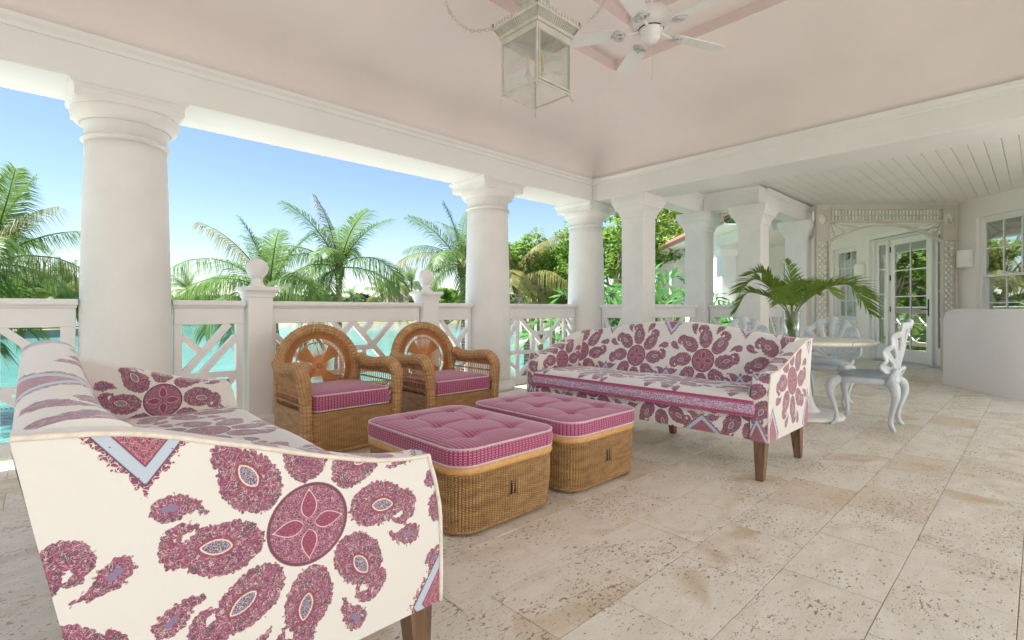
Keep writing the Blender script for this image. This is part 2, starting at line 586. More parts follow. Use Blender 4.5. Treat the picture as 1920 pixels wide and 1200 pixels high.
def rr(x0, y0, x1, y1, r, n=8, m=14):
    """points of a rectangle with rounded corners, counter-clockwise"""
    r = max(r, 1e-4)
    out = []
    cs = [(x1 - r, y0 + r, -PI / 2), (x1 - r, y1 - r, 0), (x0 + r, y1 - r, PI / 2), (x0 + r, y0 + r, PI)]
    for k in range(4):
        cx, cy, a0 = cs[k]
        for i in range(n + 1):
            a = a0 + PI / 2 * i / n
            out.append((cx + r * math.cos(a), cy + r * math.sin(a)))
        nx, ny, a1 = cs[(k + 1) % 4]
        e = (nx + r * math.cos(a1), ny + r * math.sin(a1)); s = out[-1]
        for i in range(1, m):
            out.append((s[0] + (e[0] - s[0]) * i / m, s[1] + (e[1] - s[1]) * i / m))
    return out
cb = MB()
prof = [(-.03, 2.732, .0), (.0, 2.736, .0), (.02, 2.80, .02), (.05, 2.875, .06), (.10, 2.955, .12), (.17, 3.02, .18), (.26, 3.07, .24), (.38, 3.115, .28), (.55, 3.17, .3),
        (.75, 3.232, .3), (.95, 3.30, .22), (1.12, 3.36, .1), (1.20, 3.39, .03)]
cb.grid(np.array([[(*p, z) for p in rr(XM + o, YM + o, XI - o, YI - o, r)] for o, z, r in prof]).transpose(1, 0, 2), smooth=True, closed_u=True)
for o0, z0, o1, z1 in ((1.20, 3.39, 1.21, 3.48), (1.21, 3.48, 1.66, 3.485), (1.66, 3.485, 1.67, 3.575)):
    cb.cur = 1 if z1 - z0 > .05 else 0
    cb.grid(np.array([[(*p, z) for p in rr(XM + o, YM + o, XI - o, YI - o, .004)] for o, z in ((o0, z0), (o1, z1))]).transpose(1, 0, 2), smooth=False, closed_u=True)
o = 1.67; cb.cur = 0
cb.add([(XM + o, YM + o, 3.575), (XI - o, YM + o, 3.575), (XI - o, YI - o, 3.575), (XM + o, YI - o, 3.575)], [(0, 1, 2, 3)])
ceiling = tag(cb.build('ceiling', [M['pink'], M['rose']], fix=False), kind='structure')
rb = MB()
e = .62  # unseen eaves, widened to keep direct sun out of the porch
z0, z1 = 2.75, 4.5
c0 = [(XM - .5 - e, YM - .5 - e), (XO + .05, YM - .5 - e), (XO + .05, YO + e), (XM - .5 - e, YO + e)]
c1 = [(XM + 2.2, 1.7), (XO - 2.6, 1.7), (XO - 2.6, 1.75), (XM + 2.2, 1.75)]
rb.add([(*p, z0) for p in c0] + [(*p, z0 + .1) for p in c0] + [(*p, z1) for p in c1],
       [(0, 1, 5, 4), (1, 2, 6, 5), (2, 3, 7, 6), (3, 0, 4, 7), (4, 5, 9, 8), (5, 6, 10, 9), (6, 7, 11, 10), (7, 4, 8, 11), (8, 9, 10, 11)])
ei = [(XM - .5, YM - .5), (XO, YM - .5), (XO, YO), (XM - .5, YO)]
rb.add([(*p, z0 - .004) for p in c0] + [(*p, z0 - .004) for p in ei], [(0, 1, 5, 4), (1, 2, 6, 5), (2, 3, 7, 6), (3, 0, 4, 7)])
tag(rb.build('roof', M['roof'], fix=False), kind='structure')

# ------------------------------------------------------------------ columns
def square_lathe(b, prof, c=(0, 0), rz=0.0):
    vs = []; ca, sa = math.cos(rz), math.sin(rz)
    for h, z in prof:
        for x, y in ((-h, -h), (h, -h), (h, h), (-h, h)):
            vs.append((c[0] + x * ca - y * sa, c[1] + x * sa + y * ca, z))
    fs = []
    for i in range(len(prof) - 1):
        for k in range(4):
            l = (k + 1) % 4
            fs.append((i * 4 + k, i * 4 + l, i * 4 + 4 + l, i * 4 + 4 + k))
    n = len(prof)
    fs.append((3, 2, 1, 0)); fs.append(tuple((n - 1) * 4 + k for k in range(4)))
    b.add(vs, fs)

def round_column():
    r = thing('column', 'x', 'column')
    b = MB(); square_lathe(b, [(.33, 0), (.33, .075), (.326, .08)]); b.build('plinth', M['column'], r)
    b = MB()
    b.lathe([(.30, .0805)] + [(.285 + .035 * math.sin(PI * i / 8), .0805 + .09 * i / 8) for i in range(9)] + [(.285, .185), (.272, .20)], 48)
    b.build('base_moulding', M['column'], r)
    b = MB()
    sh = []
    for i in range(25):
        t = i / 24
        sh.append((.267 - .027 * t - .008 * t * t + .004 * math.sin(PI * t), .19 + t * (2.135 - .19)))
    b.lathe(sh, 64); b.build('shaft', M['column'], r)
    b = MB()
    b.lathe([(.236, 2.128)] + [(.238 + .016 * math.sin(PI * i / 8), 2.130 + .026 * i / 8) for i in range(9)] + [(.236, 2.160), (.236, 2.165)], 64)
    b.build('astragal', M['column'], r)
    b = MB()
    b.lathe([(.234, 2.150), (.234, 2.225), (.247, 2.236), (.247, 2.246), (.256, 2.25)] + [(.256 + .052 * math.sin(PI / 2 * i / 8), 2.25 + .075 * (1 - math.cos(PI / 2 * i / 8))) for i in range(9)] + [(.306, 2.34)], 64)
    b.build('echinus', M['column'], r)
    b = MB()
    square_lathe(b, [(.285, 2.336), (.292, 2.342), (.292, 2.395), (.297, 2.40), (.302, 2.412), (.314, 2.424), (.318, 2.436), (.318, 2.4495)])
    b.build('abacus', M['column'], r)
    return r
YC = 4.415
c1 = round_column()
c1.location = (.463, YC, 0)
GC = 'round columns along the water side'
tag(c1, 'thick round white column behind the nearer paisley sofa', None, GC)
again(c1, 'round white column beside the second wicker armchair', (3.80, YC, 0), 0, GC)
again(c1, 'round white column at the porch corner beside a square pillar', (5.63, YC, 0), 0, GC)
again(c1, 'round white column at the open end of the porch', (-2.55, YC, 0), 0, GC)

def square_column():
    r = thing('pillar', 'x', 'pillar')
    h = .155
    b = MB(); square_lathe(b, [(h + .035, 0), (h + .035, .13), (h + .03, .145), (h + .012, .16), (h + .006, .175)]); b.build('plinth', M['column'], r)
    b = MB(); b.box((0, 0, 1.18), (2 * h, 2 * h, 2.02), bev=.006); b.build('shaft', M['column'], r)
    b = MB()
    square_lathe(b, [(h + .002, 2.175), (h + .012, 2.18), (h + .012, 2.20), (h + .016, 2.202)] + [(h + .016 + .05 * (t / 8) ** 1.8, 2.202 + .10 * t / 8) for t in range(1, 9)] +
                 [(h + .07, 2.306), (h + .07, 2.325), (h + .075, 2.33), (h + .09, 2.36), (h + .094, 2.375), (h + .094, 2.4495)])
    b.build('capital', M['column'], r)
    return r
A = square_column()
PA, PB, PC, PD = (5.685, 3.60), (7.375, 3.60), (7.375, 2.80), (9.285, 2.80)
GP = 'square pillars along the gallery'
A.location = (*PA, 0)
tag(A, 'square white pillar behind the sofa, next to the corner column', None, GP)
again(A, 'square white pillar where the gallery railing steps inward', (*PB, 0), 0, GP)
again(A, 'square white pillar behind the vase of palm fronds', (*PC, 0), 0, GP)
again(A, 'square white pillar touching the trellis arch', (*PD, 0), 0, GP)

# gallery beams stepping along the pillars, and the plank ceiling
ZP = 2.72
def gbeam(p0, p1, label, inner, w=.25):
    return beam('gallery_beam', p0, p1, w, label, inner, True, ZB, ZP)
gbeam((XO + .001, PA[1]), (PB[0] + .125, PA[1]), 'short white beam from the corner pillar to the stepped pillar', (0, -1))
gbeam((PB[0], PB[1] - .1255), (PC[0], PC[1] - .125), 'short white beam over the step of the gallery railing', (-1, 0))
gbeam((PC[0] + .1255, PC[1]), (PD[0] + .3, PD[1]), 'white gallery beam running to the trellis arch', (0, -1))
gc = MB()
gc.prism([(XO - .02, -.9), (WALL - .9, -.9), (WALL + 7.2, 7.2), (15.45, 8.85), (9.55, 2.95), (7.5, 2.95), (7.5, 3.73), (XO - .02, 3.73)], (0, 0, ZP + .02), (0, 0, ZP + .12), (1, 0, 0), (0, 1, 0))
gallery_ceiling = tag(gc.build('gallery_ceiling', M['plank']), kind='structure')
PW = .127
gr = MB()                                     # unseen gallery roof, eaves added to keep sun off the pillars
gr.prism([(XO + .06, -1.0), (WALL - 1.0, -1.0), (WALL + 7.2, 7.2), (15.5, 8.8), (10.2, 3.5), (8.05, 3.5), (8.05, 4.3), (XO + .06, 4.3)], (0, 0, ZP + .125), (0, 0, ZP + .22), (1, 0, 0), (0, 1, 0))
tag(gr.build('gallery_shade_roof', M['roof']), kind='structure')
for k in range(-7, 30):
    y = .02 + PW * (k + .5)
    if y > 3.40: break
    x0 = XO + .002 if y < 3.45 else 99
    x1 = min(WALL + y + .2, 10.9 - (y - .92) if y > .92 else 99)
    if y > 2.60: x1 = min(x1, 7.24)
    if x1 - x0 < .3: continue
    b = MB()
    b.box(((x0 + x1) / 2, y, ZP + .009), (x1 - x0, PW - .0035, .018), bev=.0035)
    b.build('plank', M['plank'], gallery_ceiling)

# the gallery's second leg, beyond the trellis, turns along the house wall
rz45 = PI / 4
def wing_box(b, s0, s1, n0, n1, z0, z1, bev=0):
    c = wall_pt((s0 + s1) / 2, (n0 + n1) / 2, (z0 + z1) / 2)
    b.box(c, (s1 - s0, n1 - n0, z1 - z0), rz45, bev)
w = thing('gallery_wing', 'white gallery wing with red eave seen between the pillars', 'building')
b = MB(); wing_box(b, 2.35, 10, 2.28, 2.52, ZB, ZP + .1, .006); b.build('wing_beam', M['white'], w)
b = MB(); wing_box(b, 3.2, 10.2, 2.50, 3.0, 2.70, 2.73); b.build('soffit', M['white'], w)
b = MB()
b.prism([(0, 0), (.02, 0), (.05, .03), (.075, .075), (.08, .12), (0, .12)], wall_pt(3.2, 3.0, 2.73), wall_pt(10.3, 3.0, 2.73), (-S2, S2, 0), (0, 0, 1))
b.build('gutter', M['roof_red'], w)
b = MB()
b.prism([(0, 0), (0, .05), (-3.2, 1.5), (-3.2, 1.4)], wall_pt(3.2, 3.04, 2.845), wall_pt(10.3, 3.04, 2.845), (-S2, S2, 0), (0, 0, 1))
b.build('roof', M['roof_red'], w)
for s in (4.6, 6.6, 8.2, 9.85):
    b = MB(); p = wall_pt(s, 2.40)
    square_lathe(b, [(.17, 0), (.155, .15), (.155, 2.2), (.175, 2.22), (.22, 2.33), (.245, 2.36), (.245, 2.449)], (p.x, p.y), rz45)
    b.build('wing_pillar', M['column'], w)
for s0, s1 in ((2.75, 4.40), (4.8, 6.4), (6.8, 8.0), (8.4, 9.65)):
    b = MB(); wing_box(b, s0, s1, 2.34, 2.46, .90, 1.06, .01); b.build('wing_rail', M['white'], w)
    b = MB(); wing_box(b, s0, s1, 2.36, 2.44, .10, .2, .01); b.build('wing_rail', M['white'], w)
    m_ = (s0 + s1) / 2
    for (a, z0_), (c_, z1_) in (((s0, .2), (m_, .9)), ((m_, .9), (s1, .2)), ((s0, .9), (m_, .2)), ((m_, .2), (s1, .9))):
        b = MB(); b.bar(wall_pt(a, 2.40, z0_), wall_pt(c_, 2.40, z1_), .03, .04); b.build('bar', M['white'], w)

# ------------------------------------------------------------------ the house wall with its openings
WH = 3.4
OPEN = [(-2.9, -1.6, .62, 2.42), (-.32, .97, .62, 2.42), (1.55, 3.36, -.02, 2.40), (3.78, 4.58, .76, 2.34), (6.2, 7.0, .76, 2.34)]
hw = MB()
def wall_cells():
    xs = sorted({-9.0, 14.0} | {o_[0] for o_ in OPEN} | {o_[1] for o_ in OPEN})
    for a, b_ in zip(xs[:-1], xs[1:]):
        hole = [o_ for o_ in OPEN if o_[0] <= a + 1e-6 and o_[1] >= b_ - 1e-6]
        if not hole:
            yield a, b_, 0, WH
        else:
            _, _, z0_, z1_ = hole[0]
            if z0_ > .01: yield a, b_, 0, z0_
            yield a, b_, z1_, WH
for a, b_, z0_, z1_ in wall_cells():
    wing_box(hw, a, b_, -.24, 0, z0_, z1_)
stucco_wall = tag(hw.build('stucco_wall', M['wall'], fix=False), 'pale stucco house wall with the French door and sash windows', 'wall')
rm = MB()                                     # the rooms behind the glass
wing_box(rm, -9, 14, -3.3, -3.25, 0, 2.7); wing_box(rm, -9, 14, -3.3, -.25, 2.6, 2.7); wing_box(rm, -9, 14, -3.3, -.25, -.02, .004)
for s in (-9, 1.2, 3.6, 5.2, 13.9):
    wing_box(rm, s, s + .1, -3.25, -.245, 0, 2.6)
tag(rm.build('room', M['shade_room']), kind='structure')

def casing(parent, s0, s1, z0_, z1_, w_=.085, d=.03, sill=True):
    for nm, (a, b_, c_, e_) in (('casing', (s0 - w_, s0, z0_, z1_ + w_)), ('casing', (s1, s1 + w_, z0_, z1_ + w_)), ('casing', (s0 + .0005, s1 - .0005, z1_, z1_ + w_))):
        b = MB(); wing_box(b, a, b_, -.12, d, c_, e_, .006); b.build(nm, M['trim'], parent)
    if sill:
        b = MB(); wing_box(b, s0 - w_ - .03, s1 + w_ + .03, -.12, .05, z0_ - .05, z0_, .008); b.build('sill', M['trim'], parent)

def sash_window(s0, s1, z0_, z1_, cols, rows, label, shutter):
    r = thing('sash_window', label, 'window', wall_pt((s0 + s1) / 2, 0, z0_))
    r0 = r.location.copy()
    def W(b, *a): wing_box(b, *a)
    def fin(b, nm, m, par):
        b.v = [(p[0] - r0.x, p[1] - r0.y, p[2] - r0.z) for p in b.v]
        return b.build(nm, m, par)
    f = .05
    for nm, q in (('frame', (s0, s0 + f, z0_, z1_)), ('frame', (s1 - f, s1, z0_, z1_)), ('frame', (s0 + f, s1 - f, z1_ - f, z1_)), ('frame', (s0 + f, s1 - f, z0_, z0_ + f))):
        b = MB(); W(b, q[0], q[1], -.17, -.045, q[2], q[3], .004); fin(b, nm, M['trim'], r)
    b = MB(); W(b, s0 - .02, s1 + .02, -.12, .03, z0_ - .05, z0_ - .001, .006); fin(b, 'sill', M['trim'], r)
    zm = (z0_ + z1_) / 2 - .03
    for (a, e_, n0, nm) in ((zm, z1_ - f, -.10, 'upper_sash'), (z0_ + f, zm + .045, -.145, 'lower_sash')):
        g = MB(); W(g, s0 + f + .03, s1 - f - .03, n0 + .012, n0 + .018, a + .03, e_ - .03)
        g = fin(g, nm, M['glass'], r)
        st = .04
        def piece(q):
            b = MB(); W(b, q[0], q[1], n0 - .002, n0 + .034, q[2], q[3], .004); fin(b, 'sash_bar', M['trim'], g)
        piece((s0 + f, s0 + f + st, a, e_)); piece((s1 - f - st, s1 - f, a, e_))
        piece((s0 + f + st, s1 - f - st, a, a + st)); piece((s0 + f + st, s1 - f - st, e_ - st, e_))
        L, H = s1 - s0 - 2 * f - 2 * st, e_ - a - 2 * st
        for i in range(1, cols):
            x = s0 + f + st + L * i / cols
            b = MB(); W(b, x - .009, x + .009, n0 + .002, n0 + .030, a + st, e_ - st, .002); fin(b, 'muntin', M['trim'], g)
        for i in range(1, rows):
            z = a + st + H * i / rows
            b = MB(); W(b, s0 + f + st, s1 - f - st, n0 + .004, n0 + .028, z - .009, z + .009, .002); fin(b, 'muntin', M['trim'], g)
    if shutter:
        n = int((z1_ - z0_ - .1) / .055)
        for i in range(n):
            z = z0_ + .07 + i * .055
            b = MB()
            b.bar(wall_pt(s0 + .08, -.235, z), wall_pt(s1 - .08, -.235, z), .05, .007, up=(S2 * .6, -S2 * .6, .8))
            fin(b, 'louvre', M['trim'], r)
    return r
sash_window(-.32, .97, .62, 2.42, 4, 2, 'double hung window with white louvres beside the wall lamp', True)
sash_window(-2.9, -1.6, .62, 2.42, 4, 2, 'double hung window further along the house wall towards the terrace', True)
sash_window(3.78, 4.58, .76, 2.34, 3, 2, 'narrow sash window beyond the trellis arch', True)
sash_window(6.2, 7.0, .76, 2.34, 3, 2, 'narrow sash window farther down the gallery wing', False)

dr = thing('french_door', 'white French door with glazed side panels and black hinges', 'door', wall_pt(2.45, 0, 0))
d0 = dr.location.copy()
def dbox(nm, q, m, par, n0, n1, bev=.004):
    b = MB(); wing_box(b, q[0], q[1], n0, n1, q[2], q[3], bev)
    b.v = [(p[0] - d0.x, p[1] - d0.y, p[2] - d0.z) for p in b.v]
    return b.build(nm, m, par)
T_ = M['trim']
for q in ((1.46, 1.56, 0, 2.50), (3.35, 3.45, 0, 2.50), (1.5605, 3.3495, 2.40, 2.50)):
    dbox('casing', q, T_, dr, -.15, .028)
for q in ((1.5605, 1.61, 0, 2.399), (3.30, 3.3495, 0, 2.399), (1.61, 3.30, 2.35, 2.399), (1.855, 1.915, 0, 2.35), (2.905, 2.965, 0, 2.35)):
    dbox('jamb', q, T_, dr, -.16, -.03)
dbox('threshold', (1.61, 3.30, .0, .025), M['stone_pale'], dr, -.16, .02)
def glazed(nm, s0, s1, z0_, z1_, st, br, cols, rows, n0):
    g = dbox(nm, (s0 + st * .7, s1 - st * .7, z0_ + br * .8, z1_ - st * .8), M['glass'], dr, n0 + .018, n0 + .024, 0)
    for q in ((s0, s0 + st, z0_, z1_), (s1 - st, s1, z0_, z1_), (s0 + st, s1 - st, z1_ - st, z1_), (s0 + st, s1 - st, z0_, z0_ + br)):
        dbox('stile', q, T_, g, n0, n0 + .042)
    L, H = s1 - s0 - 2 * st, z1_ - z0_ - st - br
    for i in range(1, cols):
        x = s0 + st + L * i / cols; dbox('muntin', (x - .011, x + .011, z0_ + br, z1_ - st), T_, g, n0 + .006, n0 + .036, .002)
    for i in range(1, rows):
        z = z0_ + br + H * i / rows; dbox('muntin', (s0 + st, s1 - st, z - .011, z + .011), T_, g, n0 + .008, n0 + .034, .002)
    return g
leaf = glazed('door_leaf', 1.92, 2.90, .03, 2.345, .115, .22, 2, 4, -.115)
glazed('side_light', 1.612, 1.853, .03, 2.345, .06, .30, 1, 4, -.12)
glazed('side_light', 2.967, 3.298, .03, 2.345, .075, .30, 1, 4, -.12)
for z in (.33, .95, 1.55, 2.10):
    dbox('hinge', (2.885, 2.925, z, z + .11), M['black'], leaf, -.075, -.062, .002)
hb = dbox('handle_plate', (1.955, 1.993, .88, 1.18), M['black'], leaf, -.0725, -.062, .004)
b = MB(); b.bar(wall_pt(1.974, -.03, 1.0) - d0, wall_pt(2.10, -.028, .995) - d0, .014, .018, bev=.004)
b.bar(wall_pt(1.974, -.066, 1.0) - d0, wall_pt(1.974, -.022, 1.0) - d0, .018, .018, bev=.004)
b.build('door_handle', M['black'], leaf)

hb2 = MB(); hb2.box((-1.2, -3.45, 1.7), (14.4, .3, 3.4)); tag(hb2.build('stucco_wall', M['wall']), 'plain stucco wall added unseen behind the seating to hold back light', 'wall')  # unseen wall added behind the camera to hold back light
# half-round wall lamps
def sconce(s, z, label):
    r = thing('wall_lamp', label, 'lamp', wall_pt(s, 0, z), rz45 + PI, 'half round wall lamps')
    b = MB()
    pts = [(.125 * math.cos(PI * i / 20), .115 * math.sin(PI * i / 20)) for i in range(21)]
    P = np.array([[(x, -.0 - y - .012, zz) for x, y in pts] for zz in (-.135, .135)])
    P2 = P.copy(); P2[:, :, 0] *= .96; P2[:, :, 1] = -.012 + (P2[:, :, 1] + .012) * .96
    b.grid(P, smooth=True); b.grid(P2, smooth=True, flip=True)
    for k in (0, 1):
        b.grid(np.stack([P[k], P2[k]]), smooth=False)
    b.build('shade', M['plank'], r)
    b = MB(); b.box((0, -.008, 0), (.20, .016, .22), bev=.003); b.build('back_plate', M['plank'], r)
    return r
sconce(1.13, 1.80, 'half round plaster wall lamp between trellis and window')
sconce(3.62, 1.80, 'half round plaster wall lamp beside the French door casing')

# ------------------------------------------------------------------ trellis arch across the gallery
tr = thing('trellis_arch', 'taupe trellis arch with lattice posts and a flattened arch', 'trellis', wall_pt(1.3, 1.15, 0), rz45 + PI / 2)
TH = 1.15                                     # half the span; local x runs from the wall (-) to the pillar (+)
MT = M['trellis']
def tb(nm, x0, x1, z0_, z1_, t=.06, par=None, bev=.003):
    b = MB(); b.box(((x0 + x1) / 2, 0, (z0_ + z1_) / 2), (x1 - x0, t, z1_ - z0_), bev=bev)
    return b.build(nm, MT, par or tr)
for sgn in (-1, 1):
    a0, a1 = sorted((sgn * (TH - .03), sgn * (TH - .255)))
    post = tb('lattice_post', a0, a0 + .030, 0, 2.69)
    tb('post_stile', a1 - .030, a1, 0, 2.69, .06, post)
    tb('post_block', a0 + .030, a1 - .030, 2.14, 2.30, .05, post)
    tb('post_rail', a0 + .030, a1 - .030, 0, .16, .05, post)
    tb('post_rail', a0 + .030, a1 - .030, 2.11, 2.14, .056, post); tb('post_rail', a0 + .030, a1 - .030, 2.30, 2.33, .056, post)
    tb('post_rail', a0 + .030, a1 - .030, 2.60, 2.69, .056, post)
    xa, xb = a0 + .030, a1 - .030
    wd = xb - xa
    zz = .16
    st = wd * .75
    k = 0
    while zz < 2.11 - .01:
        z2 = min(zz + st * 1.55, 2.11); f_ = (z2 - zz) / (st * 1.55)
        for dx in (0, 1):
            p0 = (xa if dx == 0 else xb, 0, zz); p1 = (xa + wd * f_ if dx == 0 else xb - wd * f_, 0, z2)
            b = MB(); b.bar(p0, p1, .010 if dx else .014, .014, up=(0, 1, 0)); b.build('lath', MT, post)
        # the second pair, half a step up, gives small diamonds
        h = st * 1.55 / 2
        if zz + h < 2.11:
            z3 = min(zz + h, 2.11)
            for dx in (0, 1):
                m_ = (xa + xb) / 2
                b = MB(); b.bar((m_, 0, zz), ((xa if dx else xb), 0, z3), .009 + .003 * dx, .013, up=(0, 1, 0)); b.build('lath', MT, post)
                z4 = min(zz + 2 * h, 2.11)
                b = MB(); b.bar(((xa if dx else xb), 0, z3), (m_, 0, z4), .009 + .003 * dx, .013, up=(0, 1, 0)); b.build('lath', MT, post)
        zz += st * 1.55
    # oval opening near the top of the post
    b = MB()
    xc, zc = (xa + xb) / 2, 2.465
    n = 32
    def sq(a): # square outline point in direction a
        c_, s_ = math.cos(a), math.sin(a); k_ = min(wd / 2 / max(abs(c_), 1e-6), .135 / max(abs(s_), 1e-6)); return (xc + c_ * k_, zc + s_ * k_)
    for yy, fl in ((-.02, False), (.02, True)):
        ring = [[(xc + wd * .40 * math.cos(2 * PI * i / n), yy, zc + .085 * math.sin(2 * PI * i / n)) for i in range(n + 1)], [(sq(2 * PI * i / n)[0], yy, sq(2 * PI * i / n)[1]) for i in range(n + 1)]]
        b.grid(ring, smooth=False, flip=fl)
    b.grid([[(xc + wd * .40 * math.cos(2 * PI * i / n), yy, zc + .085 * math.sin(2 * PI * i / n)) for i in range(n + 1)] for yy in (-.02, .02)], smooth=True)
    b.build('oval_panel', MT, post)
xr = TH - .26
tb('top_rail', -xr, xr, 2.62, 2.69); hd = tb('header', -xr, xr, 2.415, 2.445)
tb('header_rail', -xr, xr, 2.515, 2.53, .03, hd)
nb = 33
for i in range(nb):
    x = -xr + 2 * xr * (i + .5) / nb
    tb('baluster', x - .008, x + .008, 2.4455, 2.6195, .022, hd, .002)
def arch_z(x): return 2.375 - .27 * (abs(x) / xr) ** 2.0
b = MB()
N = 40
P = []
for i in range(N + 1):
    x = -xr + 2 * xr * i / N
    P.append((x, arch_z(x)))
for (dz0, dz1, y0, y1) in ((-.02, .02, -.03, .03),):
    rows = [[(x, y, z + dz) for x, z in P] for y, dz in ((y0, dz0), (y1, dz0), (y1, dz1), (y0, dz1))]
    b.grid(np.array(rows), smooth=False, closed_u=True)
b.build('arch_rib', MT, tr)
for sgn in (-1, 1):
    for xt, xe in ((xr - .02, xr - .10), (xr - .03, xr - .27), (xr - .05, xr - .50)):
        b = MB(); b.bar((sgn * xt, 0, 2.405), (sgn * xe, 0, arch_z(xe)), .014, .012, up=(0, 1, 0)); b.build('spoke', MT, tr)

# low curved wall in front of the window
lw = MB()
path = spline([(8.86, .90, 0), (8.62, .735, 0), (8.35, .56, 0), (7.95, .22, 0), (7.72, -.22, 0), (7.65, -.8, 0), (7.65, -1.8, 0)], 40)
_dense = spline([(x - .02, y, 0) for x, y, z in path], 400)
path = [_dense[i] for i in list(range(0, 14)) + [int(14 + (385 * k) / 25) for k in range(26)]]
t_ = .16
Lp, Rp = [], []
for i, p in enumerate(path):
    a = Vector(path[min(i + 1, 39)]) - Vector(path[max(i - 1, 0)]); a.normalize()
    n_ = Vector((-a.y, a.x, 0))
    Lp.append(Vector(p) + n_ * 0); Rp.append(Vector(p) - n_ * -t_)
sec = [(0, 0), (0, .93), (.03, .985), (.08, 1.003), (.13, .985), (.16, .93), (.16, 0)]
rows = []
s_ = 0
for i in range(40):
    if i: s_ += (Vector(path[i]) - Vector(path[i - 1])).length
    drop = 0
    k = 1.0 if s_ > .09 else math.sqrt(max(0, 1 - ((.09 - s_) / .09) ** 2))
    hh = .90 + .10 * k
    rows.append([tuple(Lp[i].lerp(Rp[i], q[0] / .16)[:2]) + (q[1] * hh / 1.0,) for q in sec])
lw.grid(np.array(rows), smooth=True)
f0 = [tuple(p) for p in rows[0]]
lw.add(f0, [tuple(range(len(f0)))])
tag(lw.build('low_wall', M['wall_low']), 'low curved stucco wall with rounded top in front of the window', 'wall')
# ------------------------------------------------------------------ lawn, water, far shores
WZ = -1.45
def water_mat():
    t = NT('turquoise_water')
    P = t.geo()
    d = t.noise(P, .035, 4, .6, .6)
    c = t.mix(t.ramp(d, .35, .65), (.024, .145, .105), (.11, .25, .215))
    h = t.math('ADD', t.noise(t.mapping(P, (1, 1.6, 1), (0, 0, .5)), 1.5, 4, .6), t.math('MULTIPLY', t.noise(P, 7, 3, .6), .25))
    return t.done(t.bsdf(c, .10, t.bump(h, .35, .16), IOR=1.33))
M['water'] = water_mat()
M['sea_wall'] = paint('sea_wall_stone', (.26, .24, .20), .8, .25, 1.2, .5, 4)
M['sand'] = paint('bank_sand', (.25, .22, .17), .9, .2, 1.5, .4, 6)
b = MB(); b.add([(-1500, 6, WZ), (1500, 6, WZ), (1500, 1500, WZ), (-1500, 1500, WZ)], [(0, 1, 2, 3)])
tag(b.build('water', M['water'], fix=False), kind='structure')
shore = [(-70, 4.0), (-70, 22), (-10, 21), (-2.6, 19), (-1.7, 15), (-1.6, 11.4), (0, 10.9), (2.6, 11.1), (3.9, 12.8), (5.2, 14.1), (7.2, 13.9), (9.5, 12.9), (12, 12.2), (15, 12.4), (22, 16), (30, 24), (60, 30), (120, 20), (120, -60), (-70, -60)]
def land(name, poly, z, mat, edge=.9, bank='sand', kind='structure'):
    r = bpy.data.objects.new(name, None)
    n = len(poly)
    cx, cy = sum(p[0] for p in poly) / n, sum(p[1] for p in poly) / n
    b = MB()
    b.add([(x, y, z) for x, y in poly], [tuple(range(n))])
    o = tag(b.build(name, M[mat], fix=False), kind=kind)
    b = MB()
    ring0 = [(x, y, z - .01) for x, y in poly]
    out = []
    for i in range(n):
        p0, p1, p2 = Vector(poly[i - 1]), Vector(poly[i]), Vector(poly[(i + 1) % n])
        t_ = (p2 - p0).normalized(); nn = Vector((t_.y, -t_.x))
        if (p1 - Vector((cx, cy))).dot(nn) < 0: nn = -nn
        out.append((p1.x + nn.x * edge, p1.y + nn.y * edge, WZ - .12))
    rows = [ring0 + ring0[:1], out + out[:1]]
    b.grid(np.array(rows), smooth=False)
    b.build('bank', M[bank], o, fix=False)
    return o
land('lawn', shore, GZ, 'lawn', .7)
land('far_lawn', [(22, 74), (26, 62), (33, 53), (40, 46.5), (44, 39), (46, 33), (60, 30), (120, 40), (150, 110), (60, 130)], -.75, 'far_lawn', .25, 'sea_wall')
land('far_shore', [(-80, 66), (-30, 57), (-6, 57), (2.0, 60), (4.5, 66), (0, 90), (-60, 120)], -.80, 'far_lawn', .3, 'sea_wall')
land('distant_shore', [(-200, 260), (-60, 225), (30, 215), (120, 205), (260, 150), (420, 60), (600, 300), (0, 600)], -1.1, 'lawn', 2.0, 'sand')
